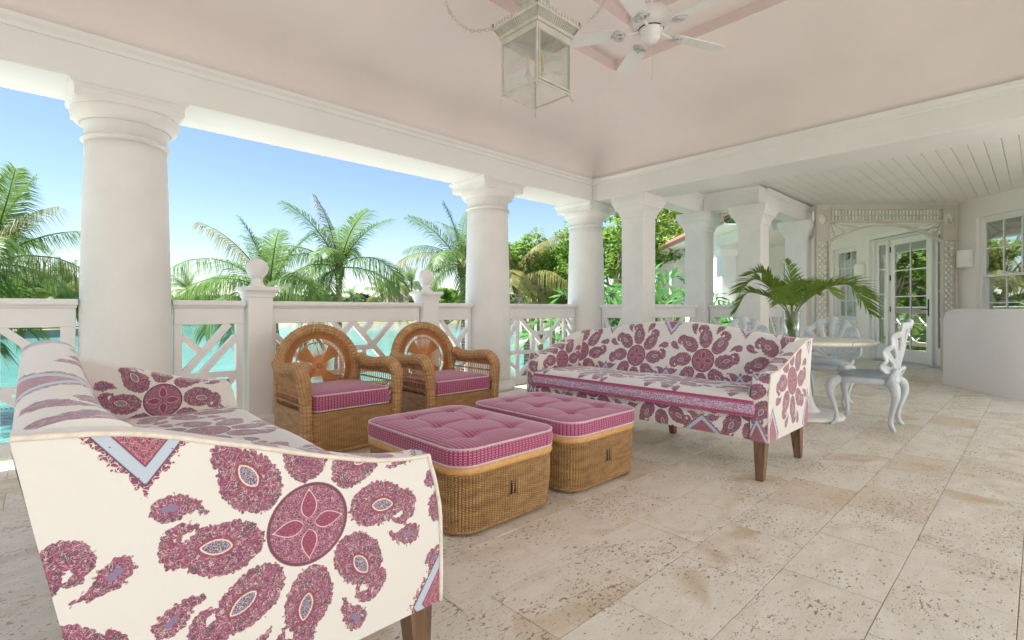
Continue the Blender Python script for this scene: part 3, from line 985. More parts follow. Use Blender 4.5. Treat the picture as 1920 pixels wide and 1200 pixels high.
# ------------------------------------------------------------------ railings with fretwork panels
CAP = [(-.062, 0), (.062, 0), (.066, .008), (.066, .024), (.052, .040), (-.052, .040), (-.066, .024), (-.066, .008)]
COVE = [(-.040, 0), (.040, 0), (.046, .012), (.056, .020), (-.056, .020), (-.046, .012)]
ZT, ZO, ZL = 1.068, .885, .17                # top of the cap, top of the fret opening, top of the bottom rail
def railing(p0, p1, segs, label, stiles=(0.0, 1.0), sw=.058, group='fretwork railing panels'):
    """segs: fret bars ((x, z), (x, z)) with x, z as fractions of the opening"""
    p0, p1 = Vector((*p0, 0)), Vector((*p1, 0))
    L = (p1 - p0).length
    a = math.atan2(p1.y - p0.y, p1.x - p0.x)
    r = thing('railing', label, 'railing', p0, a, group)
    b = MB(); b.prism(CAP, (0, 0, ZT - .04), (L, 0, ZT - .04), (0, 1, 0), (0, 0, 1)); cap = b.build('cap_rail', M['white'], r)
    b = MB(); b.prism(COVE, (.006, 0, ZT - .0605), (L - .006, 0, ZT - .0605), (0, 1, 0), (0, 0, 1)); b.build('cove_moulding', M['white'], cap)
    b = MB(); b.box((L / 2, 0, (ZO + ZT - .06) / 2), (L - .02, .062, ZT - .06 - ZO), bev=.004); b.build('top_board', M['white'], r)
    b = MB(); b.box((L / 2, 0, ZL - .045), (L - .02, .062, .09), bev=.004); b.build('bottom_rail', M['white'], r)
    for s in stiles:
        x = .01 + sw / 2 + s * (L - .02 - sw)
        b = MB(); b.box((x, 0, (ZO + ZL) / 2), (sw, .058, ZO - ZL + .002), bev=.003); b.build('stile', M['white'], r)
    for k, (q0, q1) in enumerate(segs):
        X = lambda f: .01 + sw + f * (L - .02 - 2 * sw)
        Z = lambda f: ZL + f * (ZO - ZL)
        b = MB(); b.bar((X(q0[0]), 0, Z(q0[1])), (X(q1[0]), 0, Z(q1[1])), .050 - .0016 * (k % 5), .048 - .0011 * k, up=(0, 1, 0)[::1], bev=.003)
        b.build('fret_bar', M['white'], r)
    return r
def mirror(segs):
    return [((1 - a[0], a[1]), (1 - b[0], b[1])) for a, b in segs]
YR = 4.42
# narrow panel: two long slanting bars with a short brace, over a plain lower half
NARROW = [((0, .46), (.86, 1)), ((.33, .46), (1, .86)), ((0, .88), (.36, .685)), ((0, .45), (1, .45)), ((0, 0), (.6, .45)), ((.35, 0), (1, .45)), ((0, .32), (.22, .17))]
# broad panel: a tall letter A in the middle with parallel slanting bars either side
h_ = [((.5, 1), (.0 + .86, .22)), ((.64, 1), (.575, .86)), ((.80, 1), (.655, .70)), ((.5, .66), (.665, .66)), ((.58, .66), (.58, .36)), ((.50, .42), (.58, .54)), ((1, .86), (.78, .42)),
      ((1, .52), (.86, .22)), ((.86, .22), (1, 0)), ((.86, .22), (.70, 0)), ((.5, .36), (.79, .36))]
BROAD = h_ + mirror(h_)
SMALL = [((.06, 1), (1, .38)), ((1, .86), (.62, .63)), ((1, .38), (.1, 0)), ((0, .5), (.55, .18)), ((0, .72), (.36, .80))]
# tall fret between the two columns
q_ = [((.13, 0), (.13, 1)), ((0, .68), (.13, .90)), ((0, .86), (.08, 1)), ((0, .42), (.36, .42)), ((0, .28), (.13, .13)), ((.36, .10), (.36, .74)), ((.17, 1), (.36, .74)), ((.36, .74), (.5, .74)),
      ((.36, .74), (.5, .56)), ((.13, 0), (.36, .28)), ((.36, .10), (.5, .10)), ((.36, .42), (.5, .28))]
TALL = q_ + mirror(q_) + [((.5, .74), (.5, 1)), ((.5, 0), (.5, .10))]
LEFT = [((.0, .30), (.38, 1)), ((.4, 0), (.4, 1)), ((.4, .95), (.62, .62)), ((.62, 0), (.62, 1)), ((.62, .95), (.96, .35)), ((.62, .5), (1, .5)), ((0, .5), (.4, .5)), ((.4, .5), (.62, .5)), ((.62, .05), (1, .5)), ((0, .05), (.4, .5))]
railing((-2.26, YR), (-.62, YR), BROAD, 'fretwork railing panel at the open end of the porch')
railing((-.60, YR), (.20, YR), [((.52, 0), (.52, 1)), ((.0, .45), (.52, .45)), ((.56, 1), (1, .62)), ((.0, .72), (.48, 1)), ((.52, .45), (1, .45)), ((.52, .45), (1, .1)), ((0, .1), (.52, .45))],
        'fretwork railing panel left of the thick column', sw=.075)
railing((.725, YR), (1.215, YR), NARROW, 'narrow fretwork panel between thick column and ball topped post', sw=.052)
railing((1.412, YR), (2.868, YR), BROAD, 'broad fretwork panel behind the wicker armchairs', sw=.03)
railing((3.052, YR), (3.545, YR), SMALL, 'narrow fretwork panel between second post and slender column', sw=.045)
railing((4.060, YR), (5.370, YR), TALL, 'tall fretwork panel between the two round columns left of the sofa', sw=.05)
railing((5.66, 4.155), (5.66, 3.765), [((0, 1), (.5, .55)), ((1, 1), (.5, .55)), ((.5, .55), (.5, 0)), ((0, .3), (.5, .0)), ((1, .3), (.5, 0))], 'short railing panel between corner column and square pillar', sw=.04)
XP = [((0, 1), (.28, .3)), ((.24, 1), (.52, .3)), ((.5, 1), (.5, 0)), ((1, 1), (.72, .3)), ((.76, 1), (.48, .3)), ((0, .3), (1, .3))]
railing((5.86, 3.60), (7.205, 3.60), XP, 'gallery railing panel behind the sofa back', sw=.045)
railing((7.375, 3.43), (7.375, 2.97), [((0, 1), (1, .35)), ((1, 1), (0, .35)), ((0, .35), (1, .35)), ((.5, .35), (.5, 0))], 'short railing panel at the step of the gallery', sw=.03)
railing((7.555, 2.80), (9.105, 2.80), XP, 'gallery railing panel behind the vase of fronds', sw=.045)

def newel(x, label):
    r = thing('newel_post', label, 'post', (x, YR, 0), 0, 'ball topped railing posts')
    h = .094
    b = MB(); square_lathe(b, [(h + .018, 0), (h + .018, .12), (h + .004, .14)]); b.build('foot', M['white'], r)
    b = MB(); b.box((0, 0, .62), (2 * h, 2 * h, 1.0), bev=.005); b.build('post_shaft', M['white'], r)
    b = MB(); square_lathe(b, [(h + .001, 1.095), (h + .008, 1.10), (h + .008, 1.115), (h + .014, 1.135), (h + .028, 1.150), (h + .034, 1.154), (h + .034, 1.176), (h + .022, 1.184)]); b.build('post_cap', M['white'], r)
    b = MB()
    pr = [(.066, 1.180), (.068, 1.188), (.064, 1.196), (.05, 1.205), (.043, 1.222), (.041, 1.245), (.044, 1.262)]
    for i in range(3, 21):
        a = PI * i / 20
        pr.append((max(.0005, .084 * math.sin(a)), 1.335 - .084 * math.cos(a)))
    b.lathe(pr, 40); b.build('ball_finial', M['white'], r)
newel(1.314, 'railing post with ball finial beside the narrow panel')
newel(2.960, 'railing post with ball finial behind the second armchair')
# ------------------------------------------------------------------ printed upholstery: distances to the printed figures are stored on the cloth, nodes turn them into print
FLOWER_R = .087
def _pais():
    c = []
    for i in range(15):                                          # the drop, point towards the disc
        t = i / 14
        x = .104 + .128 * t
        r = .004 + .049 * (math.sin(PI * min(1, t * .98) ** .85) ** .9 if 0 < t < 1 else 0)
        c.append((x, -.004 + .018 * t * t, max(.004, r)))
    for i in range(12):                                          # the curled tip
        t = i / 11
        a = -1.0 + 3.6 * t
        c.append((.226 + .024 * math.cos(a), .033 + .026 * math.sin(a) , .021 * (1 - t) + .0055))
    return c
PAIS = _pais()
PAIS_IN = [(.152 + .05 * t, .002 + .010 * t, .002 + .0115 * math.sin(PI * t ** .9)) for t in np.linspace(.05, .95, 8)]
SPRIG = [(.212 + .075 * t, .006 * math.sin(5 * t), .007 + .029 * (t ** 1.3) * (1 if t < .8 else (1 - t) / .2 * .8 + .2)) for t in np.linspace(0, 1, 8)]
def print_fields(P, flowers, diamonds, scale=1.0):
    """P (..., 2) cloth coordinates in metres -> two (..., 4) arrays"""
    shp = P.shape[:-1]
    Q = P.reshape(-1, 2)
    n = len(Q)
    dd = np.full(n, .5); ds = np.full(n, .5); dp = np.full(n, .5); di = np.full(n, .5); dg = np.full(n, .5); dm = np.full(n, 3.0)
    for f in flowers:
        fx, fy = f[0], f[1]
        s = f[2] if len(f) > 2 else scale
        X = (Q[:, 0] - fx) / s; Y = (Q[:, 1] - fy) / s
        r = np.hypot(X, Y)
        near = np.nonzero(r < .36)[0]
        if len(near) == 0: continue
        x, y, rn = X[near], Y[near], r[near]
        dd[near] = np.minimum(dd[near], rn - FLOWER_R)
        th = np.arctan2(y, x)
        q = (th + PI / 4) % (PI / 2) - PI / 4                     # four pointed leaves inside the disc
        lx, ly = rn * np.cos(q), rn * np.sin(q)
        t = np.clip((lx - .012) / .062, 0, 1)
        ds[near] = np.minimum(ds[near], np.where((lx > .01) & (lx < .078), np.abs(ly) - .0165 * np.sin(PI * t ** .75), .05))
        w = PI / 4
        for k in (-1, 0, 1):
            a = ((th + w / 2) % w) - w / 2 + k * w
            ax, ay = rn * np.cos(a), rn * np.sin(a)
            for (cx, cy, cr) in PAIS:
                dp[near] = np.minimum(dp[near], np.hypot(ax - cx, ay - cy) - cr)
            for (cx, cy, cr) in PAIS_IN:
                di[near] = np.minimum(di[near], np.hypot(ax - cx, ay - cy) - cr)
            a2 = a - w * .5
            ax, ay = rn * np.cos(a2), rn * np.sin(a2)
            for (cx, cy, cr) in SPRIG:
                dg[near] = np.minimum(dg[near], np.hypot(ax - cx, ay - cy) - cr)
    for d in diamonds:
        hx, hy = (d[2], d[3]) if len(d) > 2 else (.105, .15)
        dm = np.minimum(dm, np.abs(Q[:, 0] - d[0]) / hx + np.abs(Q[:, 1] - d[1]) / hy)
    A_ = np.stack([dd, ds, dp, di], 1).reshape(*shp, 4)
    B_ = np.stack([dg, dm, dm * 0, np.ones(n)], 1).reshape(*shp, 4)
    return A_, B_

def fabric_print():
    t = NT('paisley_print_linen')
    uv = t.uv()
    a = t.n('ShaderNodeAttribute', attribute_name='patA'); b = t.n('ShaderNodeAttribute', attribute_name='patB')
    sa = t.xyz(a.outputs['Color']); sb = t.xyz(b.outputs['Color'])
    dd, ds, dp, di = sa[0], sa[1], sa[2], a.outputs['Alpha']
    dg, dm = sb[0], sb[1]
    fr = t.math('SUBTRACT', t.vor(uv, 118, 'F1', 1.0), .42)                   # scalloped, leafy outline
    fr2 = t.math('MULTIPLY_ADD', fr, .010, t.math('MULTIPLY', t.math('SUBTRACT', t.noise(uv, 160, 2), .5), .004))
    E = .0012
    pais = t.inside(t.math('ADD', dp, fr2), E)
    sprig = t.inside(t.math('ADD', dg, t.math('MULTIPLY', fr2, 1.15)), E)
    disc = t.inside(dd, E)
    # the fine work inside the figures
    wob = t.vmath('ADD', uv, t.vmath('SCALE', t.noise(uv, 60, 2, .5, 0, 1), None, .012))
    edge = t.vor(wob, 105, 'DISTANCE_TO_EDGE', 1.0)
    edge2 = t.vor(t.vmath('ADD', wob, (.37, .11, 0)), 210, 'DISTANCE_TO_EDGE', 1.0)
    blob = t.vor(wob, 105, 'F1', 1.0)
    cell = t.noise(uv, 120, 2, .6)
    red = t.mix(t.ramp(cell, .38, .62), srgb(102, 16, 66), srgb(146, 34, 98))
    plum = srgb(70, 30, 60); rose = srgb(206, 122, 160); cream = srgb(240, 226, 214); blue = srgb(150, 165, 192)
    fill = t.mix(t.ramp(t.noise(uv, 55, 3, .7, 1.2), .50, .58), red, plum)
    fill = t.mix(t.ramp(blob, .14, .08), fill, srgb(196, 66, 124))
    vine = t.ramp(t.math('ABSOLUTE', t.math('SUBTRACT', t.noise(uv, 62, 1, .5, 1.6), .5)), .020, .008)
    vine2 = t.ramp(t.math('ABSOLUTE', t.math('SUBTRACT', t.noise(t.vmath('ADD', uv, (.7, .3, 0)), 95, 1, .5, 1.2), .5)), .018, .008)
    halo = t.ramp(t.math('ABSOLUTE', t.math('SUBTRACT', blob, .30)), .05, .02)
    fill = t.mix(t.math('MULTIPLY', t.math('MAXIMUM', vine, t.math('MULTIPLY', vine2, .7)), .72), fill, cream)
    fill = t.mix(t.math('MULTIPLY', halo, .22), fill, rose)
    fill = t.mix(t.math('MULTIPLY', t.ramp(edge2, .05, .015), .30), fill, rose)
    leafy = t.mix(t.ramp(edge2, .08, .03), t.mix(t.ramp(cell, .45, .6), srgb(84, 84, 116), srgb(104, 40, 80)), srgb(206, 196, 206))
    pfill = t.mix(t.inside(di, E), fill, leafy)
    ring = t.math('MULTIPLY', t.inside(t.math('SUBTRACT', t.math('ABSOLUTE', di), .0013), .001), .9)
    pfill = t.mix(ring, pfill, cream)
    ring2 = t.math('MULTIPLY', t.inside(t.math('SUBTRACT', t.math('ABSOLUTE', t.math('SUBTRACT', di, .0045)), .0022), .001), .8)
    pfill = t.mix(ring2, pfill, srgb(140, 22, 60))
    seed = t.mix(t.inside(t.math('ADD', dg, .0185), E), fill, srgb(128, 110, 150))
    c = t.mix(t.math('MAXIMUM', pais, sprig), srgb(228, 226, 221), t.mix(pais, seed, pfill))
    dfill = t.mix(t.inside(ds, E), t.mix(t.math('MULTIPLY', t.ramp(edge2, .12, .05), .75), t.mix(t.ramp(cell, .42, .6), srgb(128, 30, 74), srgb(92, 40, 84)), t.mix(t.ramp(cell, .4, .6), srgb(222, 180, 188), srgb(186, 110, 142))), t.mix(t.ramp(edge2, .07, .02), srgb(124, 18, 66), srgb(190, 90, 130)))
    dfill = t.mix(t.inside(t.math('SUBTRACT', t.math('ABSOLUTE', ds), .0011), .001), dfill, srgb(226, 196, 196))
    dfill = t.mix(t.inside(t.math('SUBTRACT', t.math('ABSOLUTE', t.math('ADD', dd, .004)), .0026), .001), dfill, srgb(98, 22, 56))
    c = t.mix(disc, c, dfill)
    # the diamonds: frilled edge, pale blue band, red heart with nested lines
    jag = t.math('MULTIPLY', fr, .20)
    dia = t.inside(t.math('SUBTRACT', t.math('ADD', dm, jag), 1.04), .02)
    dcol = t.mix(t.ramp(edge, .06, .02), srgb(128, 40, 82), cream)
    dcol = t.mix(t.inside(t.math('SUBTRACT', dm, .93), .02), dcol, srgb(70, 30, 60))
    dcol = t.mix(t.inside(t.math('SUBTRACT', dm, .90), .02), dcol, t.mix(t.ramp(t.vor(uv, 60), .10, .06), srgb(186, 200, 218), srgb(60, 44, 80)))
    dcol = t.mix(t.inside(t.math('SUBTRACT', dm, .70), .02), dcol, srgb(96, 26, 64))
    heart = t.mix(t.ramp(t.math('SINE', t.math('MULTIPLY', dm, 46)), -.2, .5), srgb(168, 52, 104), srgb(112, 22, 60))
    heart = t.mix(t.math('MULTIPLY', t.ramp(edge2, .06, .02), .5), heart, cream)
    dcol = t.mix(t.inside(t.math('SUBTRACT', dm, .67), .02), dcol, heart)
    c = t.mix(dia, c, dcol)
    # linen weave
    s = t.xyz(uv)
    wv = t.math('MULTIPLY', t.math('SINE', t.math('MULTIPLY', s[0], 5200)), t.math('SINE', t.math('MULTIPLY', s[1], 5200)))
    h = t.math('ADD', t.math('MULTIPLY', wv, .25), t.noise(uv, 420, 2))
    c = t.mix(t.math('MULTIPLY', t.noise(uv, 300, 2), .16), c, srgb(226, 214, 204))
    soft = t.noise(t.obj(), 7, 3)
    nrm = t.bump(soft, .22, .03, t.bump(h, .16, .002))
    return t.done(t.bsdf(c, .78, nrm, Sheen_Weight=.55, Sheen_Roughness=.4, Sheen_Tint=(.97, .94, 1)))
M['print'] = fabric_print()

def band_fabric():
    t = NT('border_print_linen')
    uv = t.uv(); s = t.xyz(uv)
    e1 = t.vor(uv, 110, 'DISTANCE_TO_EDGE'); cell = t.noise(uv, 90, 2)
    v = s[1]                                                     # 0 .. 1 across the band
    base = t.mix(t.ramp(cell, .4, .6), srgb(160, 44, 98), srgb(184, 84, 132))
    st = t.ramp(t.math('SINE', t.math('MULTIPLY', v, 380)), .1, .6)
    base = t.mix(t.math('MULTIPLY', st, .35), base, srgb(214, 150, 178))
    fl = t.ramp(t.math('ABSOLUTE', t.math('SUBTRACT', v, .052)), .030, .026)
    fcol = t.mix(t.ramp(e1, .10, .04), t.mix(t.ramp(t.noise(uv, 60, 3, .6, 1), .42, .56), srgb(170, 160, 200), srgb(150, 50, 112)), srgb(240, 226, 232))
    c = t.mix(fl, base, fcol)
    c = t.mix(t.math('MULTIPLY', t.ramp(e1, .05, .01), .3), c, srgb(236, 214, 220))
    return t.done(t.bsdf(c, .75, t.bump(t.noise(uv, 400, 2), .15, .002), Sheen_Weight=.3, Sheen_Roughness=.4))
M['band'] = band_fabric()
M['piping'] = paint('piping_cord', srgb(228, 214, 206), .8, .08, 60, .2, 300)
def leg_wood():
    t = NT('walnut_leg')
    p = t.mapping(t.obj(), (14, 14, 1.6))
    g = t.noise(p, 3, 4, .6, .6)
    return t.done(t.bsdf(t.mix(t.ramp(g, .35, .68), srgb(96, 72, 54), srgb(140, 108, 82)), .45, t.bump(g, .08, .004)))
M['leg'] = leg_wood()

SW, SD = .97, .385                           # half length, half depth of a sofa
ARM_T = .100
def arm_top(y):
    return smooth_interp(y, [-.40, -.345, -.22, -.095, .095, .30, .415], [.622, .622, .636, .669, .731, .789, .800])
def front_y(z):
    return smooth_interp(z, [.2, .30, .45, .55, .63, .8], [-.388, -.390, -.388, -.372, -.350, -.345])
def back_y(z):
    return smooth_interp(z, [.2, .443, .80, .9], [.300, .348, .415, .43])
def make_sofa(label, loc, rz, res, res_in, fl_out, dia_out):
    """local frame: x along the length, front towards -y"""
    r = thing('sofa', label, 'sofa', loc, rz, 'printed sofas facing each other')
    LAT, LAZ = .578, .72
    for s in (-1, 1):
        b = MB(); pip = MB()
        na, nb_ = int(.80 / res), int(.58 / res)
        a = np.linspace(0, 1, na)[:, None]; bb = np.linspace(0, 1, nb_)[None, :]
        y0 = -.385 + .80 * a
        zt = arm_top(np.broadcast_to(y0, (na, 1)))
        z = .232 + (zt - .232) * bb
        y = front_y(z) + (back_y(z) - front_y(z)) * a
        zt2 = arm_top(y); z = .232 + (zt2 - .232) * bb
        x = np.full_like(y, s * SW) + s * .006 * np.sin(PI * bb) * np.sin(PI * a)
        P = np.stack([x, y, z], -1)
        UV = np.stack([y, z], -1)
        fA, fB = print_fields(UV, fl_out, dia_out)
        b.grid(P, UV + np.array([3.1 * s, 0]), flip=s < 0, patA=fA, patB=fB)
        # over the top and down the inside
        nt = max(10, int(.16 / res_in)); ni = max(12, int(.36 / res_in)); nj = int(.80 / res_in)
        yy = np.linspace(0, 1, nj)
        rows = []; uvs = []
        yt0 = front_y(np.array(.63)); 
        ys = front_y(arm_top(-.385 + .8 * yy)) + (back_y(arm_top(-.385 + .8 * yy)) - front_y(arm_top(-.385 + .8 * yy))) * yy
        zt = arm_top(ys)
        for k in range(nt + 1):
            q = k / nt
            ang = PI * q
            xx = SW - ARM_T / 2 + ARM_T / 2 * math.cos(ang) * (1 if q > .5 else 1)
            dz = .010 * math.sin(ang) ** .8 - .012 * q if 0 < q < 1 else -.012 * q
            rows.append(np.stack([np.full(nj, s * xx), ys, zt + dz], -1)); uvs.append(np.stack([ys, zt + ARM_T * (1 - q) * .0 + .11 - .11 * q + .0], -1))
        for k in range(1, ni + 1):
            q = k / ni
            zz = zt - .012 + (.36 - zt + .012) * q
            yi = ys + (front_y(zz) - ys[0]) * (1 - yy) + (back_y(zz) - ys[-1]) * yy
            xx = SW - ARM_T - .012 * math.sin(PI * q)
            rows.append(np.stack([np.full(nj, s * xx), yi, zz], -1)); uvs.append(np.stack([yi, zz], -1))
        P = np.array(rows); UV = np.array(uvs)
        fA, fB = print_fields(UV, [(-.06, .56, .92)], [(-.30, .40, .08, .12), (.26, .36), (-.35, .80)])
        b.grid(P, UV + np.array([5.3 * s, 1.7]), flip=s > 0, patA=fA, patB=fB)
        # front of the arm
        nz = int(.40 / res_in); nx = max(8, int(ARM_T / res_in))
        zz = np.linspace(.232, .622, nz)
        rows = []; uvs = []
        for k in range(nx + 1):
            q = k / nx
            xx = SW - ARM_T * q
            bul = .010 * math.sin(PI * q)
            topz = .010 * (math.sin(PI * q) ** .8 if 0 < q < 1 else 0) - .012 * q
            zk = .232 + (zz - .232) * (1 + topz / .39)
            rows.append(np.stack([np.full(nz, s * xx), front_y(zz) - bul, zk], -1)); uvs.append(np.stack([np.full(nz, .1 - ARM_T * q), zz], -1))
        P = np.array(rows); UV = np.array(uvs)
        fA, fB = print_fields(UV, [(.17, .52, .9)], [(.04, .22, .075, .16), (.03, .66, .06, .08)])
        b.grid(P, UV + np.array([9.7 * s, .4]), flip=s > 0, patA=fA, patB=fB)
        arm = b.build('arm', M['print'], r, fix=False)
        # piping round the outer panel
        yy = np.linspace(0, 1, 60)
        ysp = front_y(arm_top(-.385 + .8 * yy)) + (back_y(arm_top(-.385 + .8 * yy)) - front_y(arm_top(-.385 + .8 * yy))) * yy
        line = [(s * (SW + .001), float(front_y(np.array(z_))), z_) for z_ in np.linspace(.234, .60, 16)] + [(s * (SW + .001), float(y_), float(arm_top(y_)) + .001) for y_ in ysp]
        pip.tube(line, .0055, 8)
        pip.build('piping', M['print_plain'], arm)
    # back: front face, rounded top, rear face
    nx, bx = int(2 * (SW - ARM_T) / res_in), SW - ARM_T + .035
    xs = np.linspace(-bx, bx, nx)
    def top(x): return .806 + .098 * np.cos(np.clip(np.abs(x) / (bx + .06), 0, 1) * PI / 2) ** 1.6
    zt = top(xs)
    b = MB(); rows = []; uvs = []
    nf = int(.42 / res_in)
    for k in range(nf + 1):
        q = k / nf
        zz = .40 + (zt - .035 - .40) * q
        yy = .165 + .135 * q + .012 * math.sin(PI * q) * -1
        curve = .05 * (np.abs(xs) / bx) ** 6                      # wraps forward into the arms
        rows.append(np.stack([xs, np.full(nx, yy) - curve, zz], -1)); uvs.append(np.stack([xs, zz], -1))
    nt = max(8, int(.15 / res_in))
    cy = .358
    for k in range(1, nt + 1):
        ang = PI * k / nt
        yy = cy - .0585 * math.cos(ang); dz = .035 * math.sin(ang) ** .85 if k < nt else 0
        curve = .05 * (np.abs(xs) / bx) ** 6 * (1 - k / nt)
        rows.append(np.stack([xs, np.full(nx, yy) - curve, zt - .035 + dz], -1)); uvs.append(np.stack([xs, zt - .035 + .12 * k / nt], -1))
    P = np.array(rows); UV = np.array(uvs)
    fl = [(LAT * k + .0, .615) for k in (-1, 0, 1)]
    di_ = [(LAT * (k + .5), .955, .12, .17) for k in (-2, -1, 0, 1)] + [(LAT * (k + .5), .395, .10, .15) for k in (-2, -1, 0, 1)]
    SH = -.29 * 1.0
    UVs = UV.copy(); UVs[..., 0] = UVs[..., 0] + (LAT / 2)         # two flowers in the middle, one cut by each arm
    fl = [(LAT * k, .615) for k in (-2, -1, 0, 1, 2)]
    di_ = [(LAT * (k + .5), .960, .12, .17) for k in (-3, -2, -1, 0, 1, 2)] + [(LAT * (k + .5), .40, .10, .15) for k in (-3, -2, -1, 0, 1, 2)]
    fA, fB = print_fields(UVs, fl, di_)
    b.grid(P, UVs + np.array([13.0, 2.2]), flip=True, patA=fA, patB=fB)
    ends = [[tuple(row[k]) for row in P] + [(float(xs[k]), .30, .24), (float(xs[k]), .165, .24)] for k in (0, -1)]
    for e_ in ends:
        b.add(e_, [tuple(range(len(e_)))])
    rows = []; uvs = []
    for k in range(25):
        q = k / 24
        zz = zt - .035 + (.232 - zt + .035) * q
        yb = back_y(zz) + (.4165 - back_y(zt - .035)) * (1 - q)
        rows.append(np.stack([xs, yb, zz], -1)); uvs.append(np.stack([xs, zz], -1))
    P = np.array(rows); UV = np.array(uvs)
    fA, fB = print_fields(UV, fl, di_)
    b.grid(P, UV, flip=True, patA=fA, patB=fB)
    b.build('back', M['print'], r, fix=False)
    # seat base: front rail
    b = MB()
    nx, nz = int(2 * (SW - ARM_T) / res_in), int(.15 / res_in) + 4
    xs = np.linspace(-bx, bx, nx)
    rows = []; uvs = []
    for k in range(nz + 1):
        q = k / nz
        rows.append(np.stack([xs, np.full(nx, -.372 - .006 * math.sin(PI * q)), np.full(nx, .232 + .138 * q)], -1)); uvs.append(np.stack([xs, np.full(nx, .232 + .138 * q)], -1))
    P = np.array(rows); UV = np.array(uvs)
    fA, fB = print_fields(UV, [(LAT * (k + .5), .42, .95) for k in (-2, -1, 0, 1)], [(k, .20, .17, .15) for k in (-.57, .57)])
    b.grid(P, UV + np.array([.2, 7]), flip=False, patA=fA, patB=fB)
    one = np.ones(4) * 3
    for P4, in (([[(-bx, -.372, .37), (bx, -.372, .37)], [(-bx, .2, .37), (bx, .2, .37)]],), ([[(-SW + .01, -.37, .2335), (-SW + .01, .3, .2335)], [(SW - .01, -.37, .2335), (SW - .01, .3, .2335)]],)):
        b.grid(np.array(P4), smooth=False, patA=np.ones((2, 2, 4)), patB=np.ones((2, 2, 4)) * 3)
    b.build('seat_base', M['print'], r, fix=False)
    # seat cushion
    cx = bx - .012
    b = MB()
    nx, ny = int(2 * cx / res_in), int(.60 / res_in)
    xs = np.linspace(-cx, cx, nx); ys = np.linspace(-.402, .175, ny)
    Xg, Yg = np.meshgrid(xs, ys, indexing='ij')
    ex = np.clip((cx - np.abs(Xg)) / .05, 0, 1); ey = np.clip(np.minimum(Yg + .402, .175 - Yg) / .06, 0, 1)
    Zg = .462 + .030 * np.sqrt(np.clip(1 - (1 - ex) ** 2, 0, 1)) * np.sqrt(np.clip(1 - (1 - ey) ** 2, 0, 1)) + .010 * np.cos(Xg / cx * PI / 2) * np.sin((Yg + .402) / .577 * PI)
    Zg += .004 * np.sin(Xg * 9 + 1) * np.sin(Yg * 11)
    UV = np.stack([Xg + LAT / 2, Yg], -1)
    fA, fB = print_fields(UV, [(LAT * k, -.12) for k in (-2, -1, 0, 1, 2)], [(LAT * (k + .5), .18) for k in (-3, -2, -1, 0, 1, 2)])
    b.grid(np.stack([Xg, Yg, Zg], -1), UV + np.array([17, 3]), patA=fA, patB=fB)
    cu = b.build('seat_cushion', M['print'], r, fix=False)
    b = MB()
    rows = []; uvs = []
    ring = [(-cx, .17), (-cx, -.385), (-cx + .017, -.402)] + [(x_, -.402) for x_ in np.linspace(-cx + .03, cx - .03, 40)] + [(cx - .017, -.402), (cx, -.385), (cx, .17)]
    arc = np.r_[0, np.cumsum([math.dist(ring[i], ring[i + 1]) for i in range(len(ring) - 1)])]
    for k in range(9):
        q = k / 8
        o_ = .010 * math.sin(PI * q)
        rows.append([(p[0] * (1 + o_ / cx), p[1] - (o_ if p[1] < -.38 else 0), .372 + .092 * q) for p in ring]); uvs.append([(u_, .104 * q) for u_ in arc])
    b.grid(np.array(rows), np.array(uvs), flip=False)
    b.build('cushion_band', M['band'], cu, fix=False)
    for z_ in (.373, .464):
        b = MB(); b.tube([(p[0] * 1.001, p[1] - .003, z_) for p in ring], .0045, 6); b.build('piping', M['band'], cu)
    for x_ in (-SW + .055, 0.0, SW - .055):
        for y_, lean in ((-.345, -.012), (.262, .045)):
            b = MB()
            vs = []
            for (z_, hw_, oy) in ((0, .019, lean), (.004, .0205, lean), (.236, .033, 0)):
                for (sx, sy) in ((-1, -1), (1, -1), (1, 1), (-1, 1)):
                    vs.append((x_ + sx * hw_ + (.0 if x_ == 0 else 0), y_ + oy + sy * hw_, z_))
            fs = [(3, 2, 1, 0), (8, 9, 10, 11)] + [(i * 4 + k, i * 4 + (k + 1) % 4, i * 4 + 4 + (k + 1) % 4, i * 4 + 4 + k) for i in range(2) for k in range(4)]
            b.add(vs, fs); b.build('leg', M['leg'], r)
    return r
M['print_plain'] = paint('piping_linen', srgb(232, 222, 210), .8, .10, 60, .2, 300)
# nearer sofa: its outer arm panel faces the camera and shows the whole figure
near = make_sofa('paisley printed sofa with its outer arm panel and rear turned to the camera', (.385, 2.06, 0), PI / 2, .0034, .0065,
                 [(-.042, .538), (-.042 + .578, .44), (-.62, .46)], [(.245, .825, .115, .15), (-.415, .245, .12, .17), (.255, .10, .12, .14)])
far_s = make_sofa('paisley printed sofa standing in front of the stone topped table', (3.425, 2.04, 0), -PI / 2, .0065, .0075,
                  [(.0, .555)], [(-.33, .26, .10, .17), (.30, .27, .10, .2), (.33, .86, .1, .16), (-.33, .78, .08, .1)])
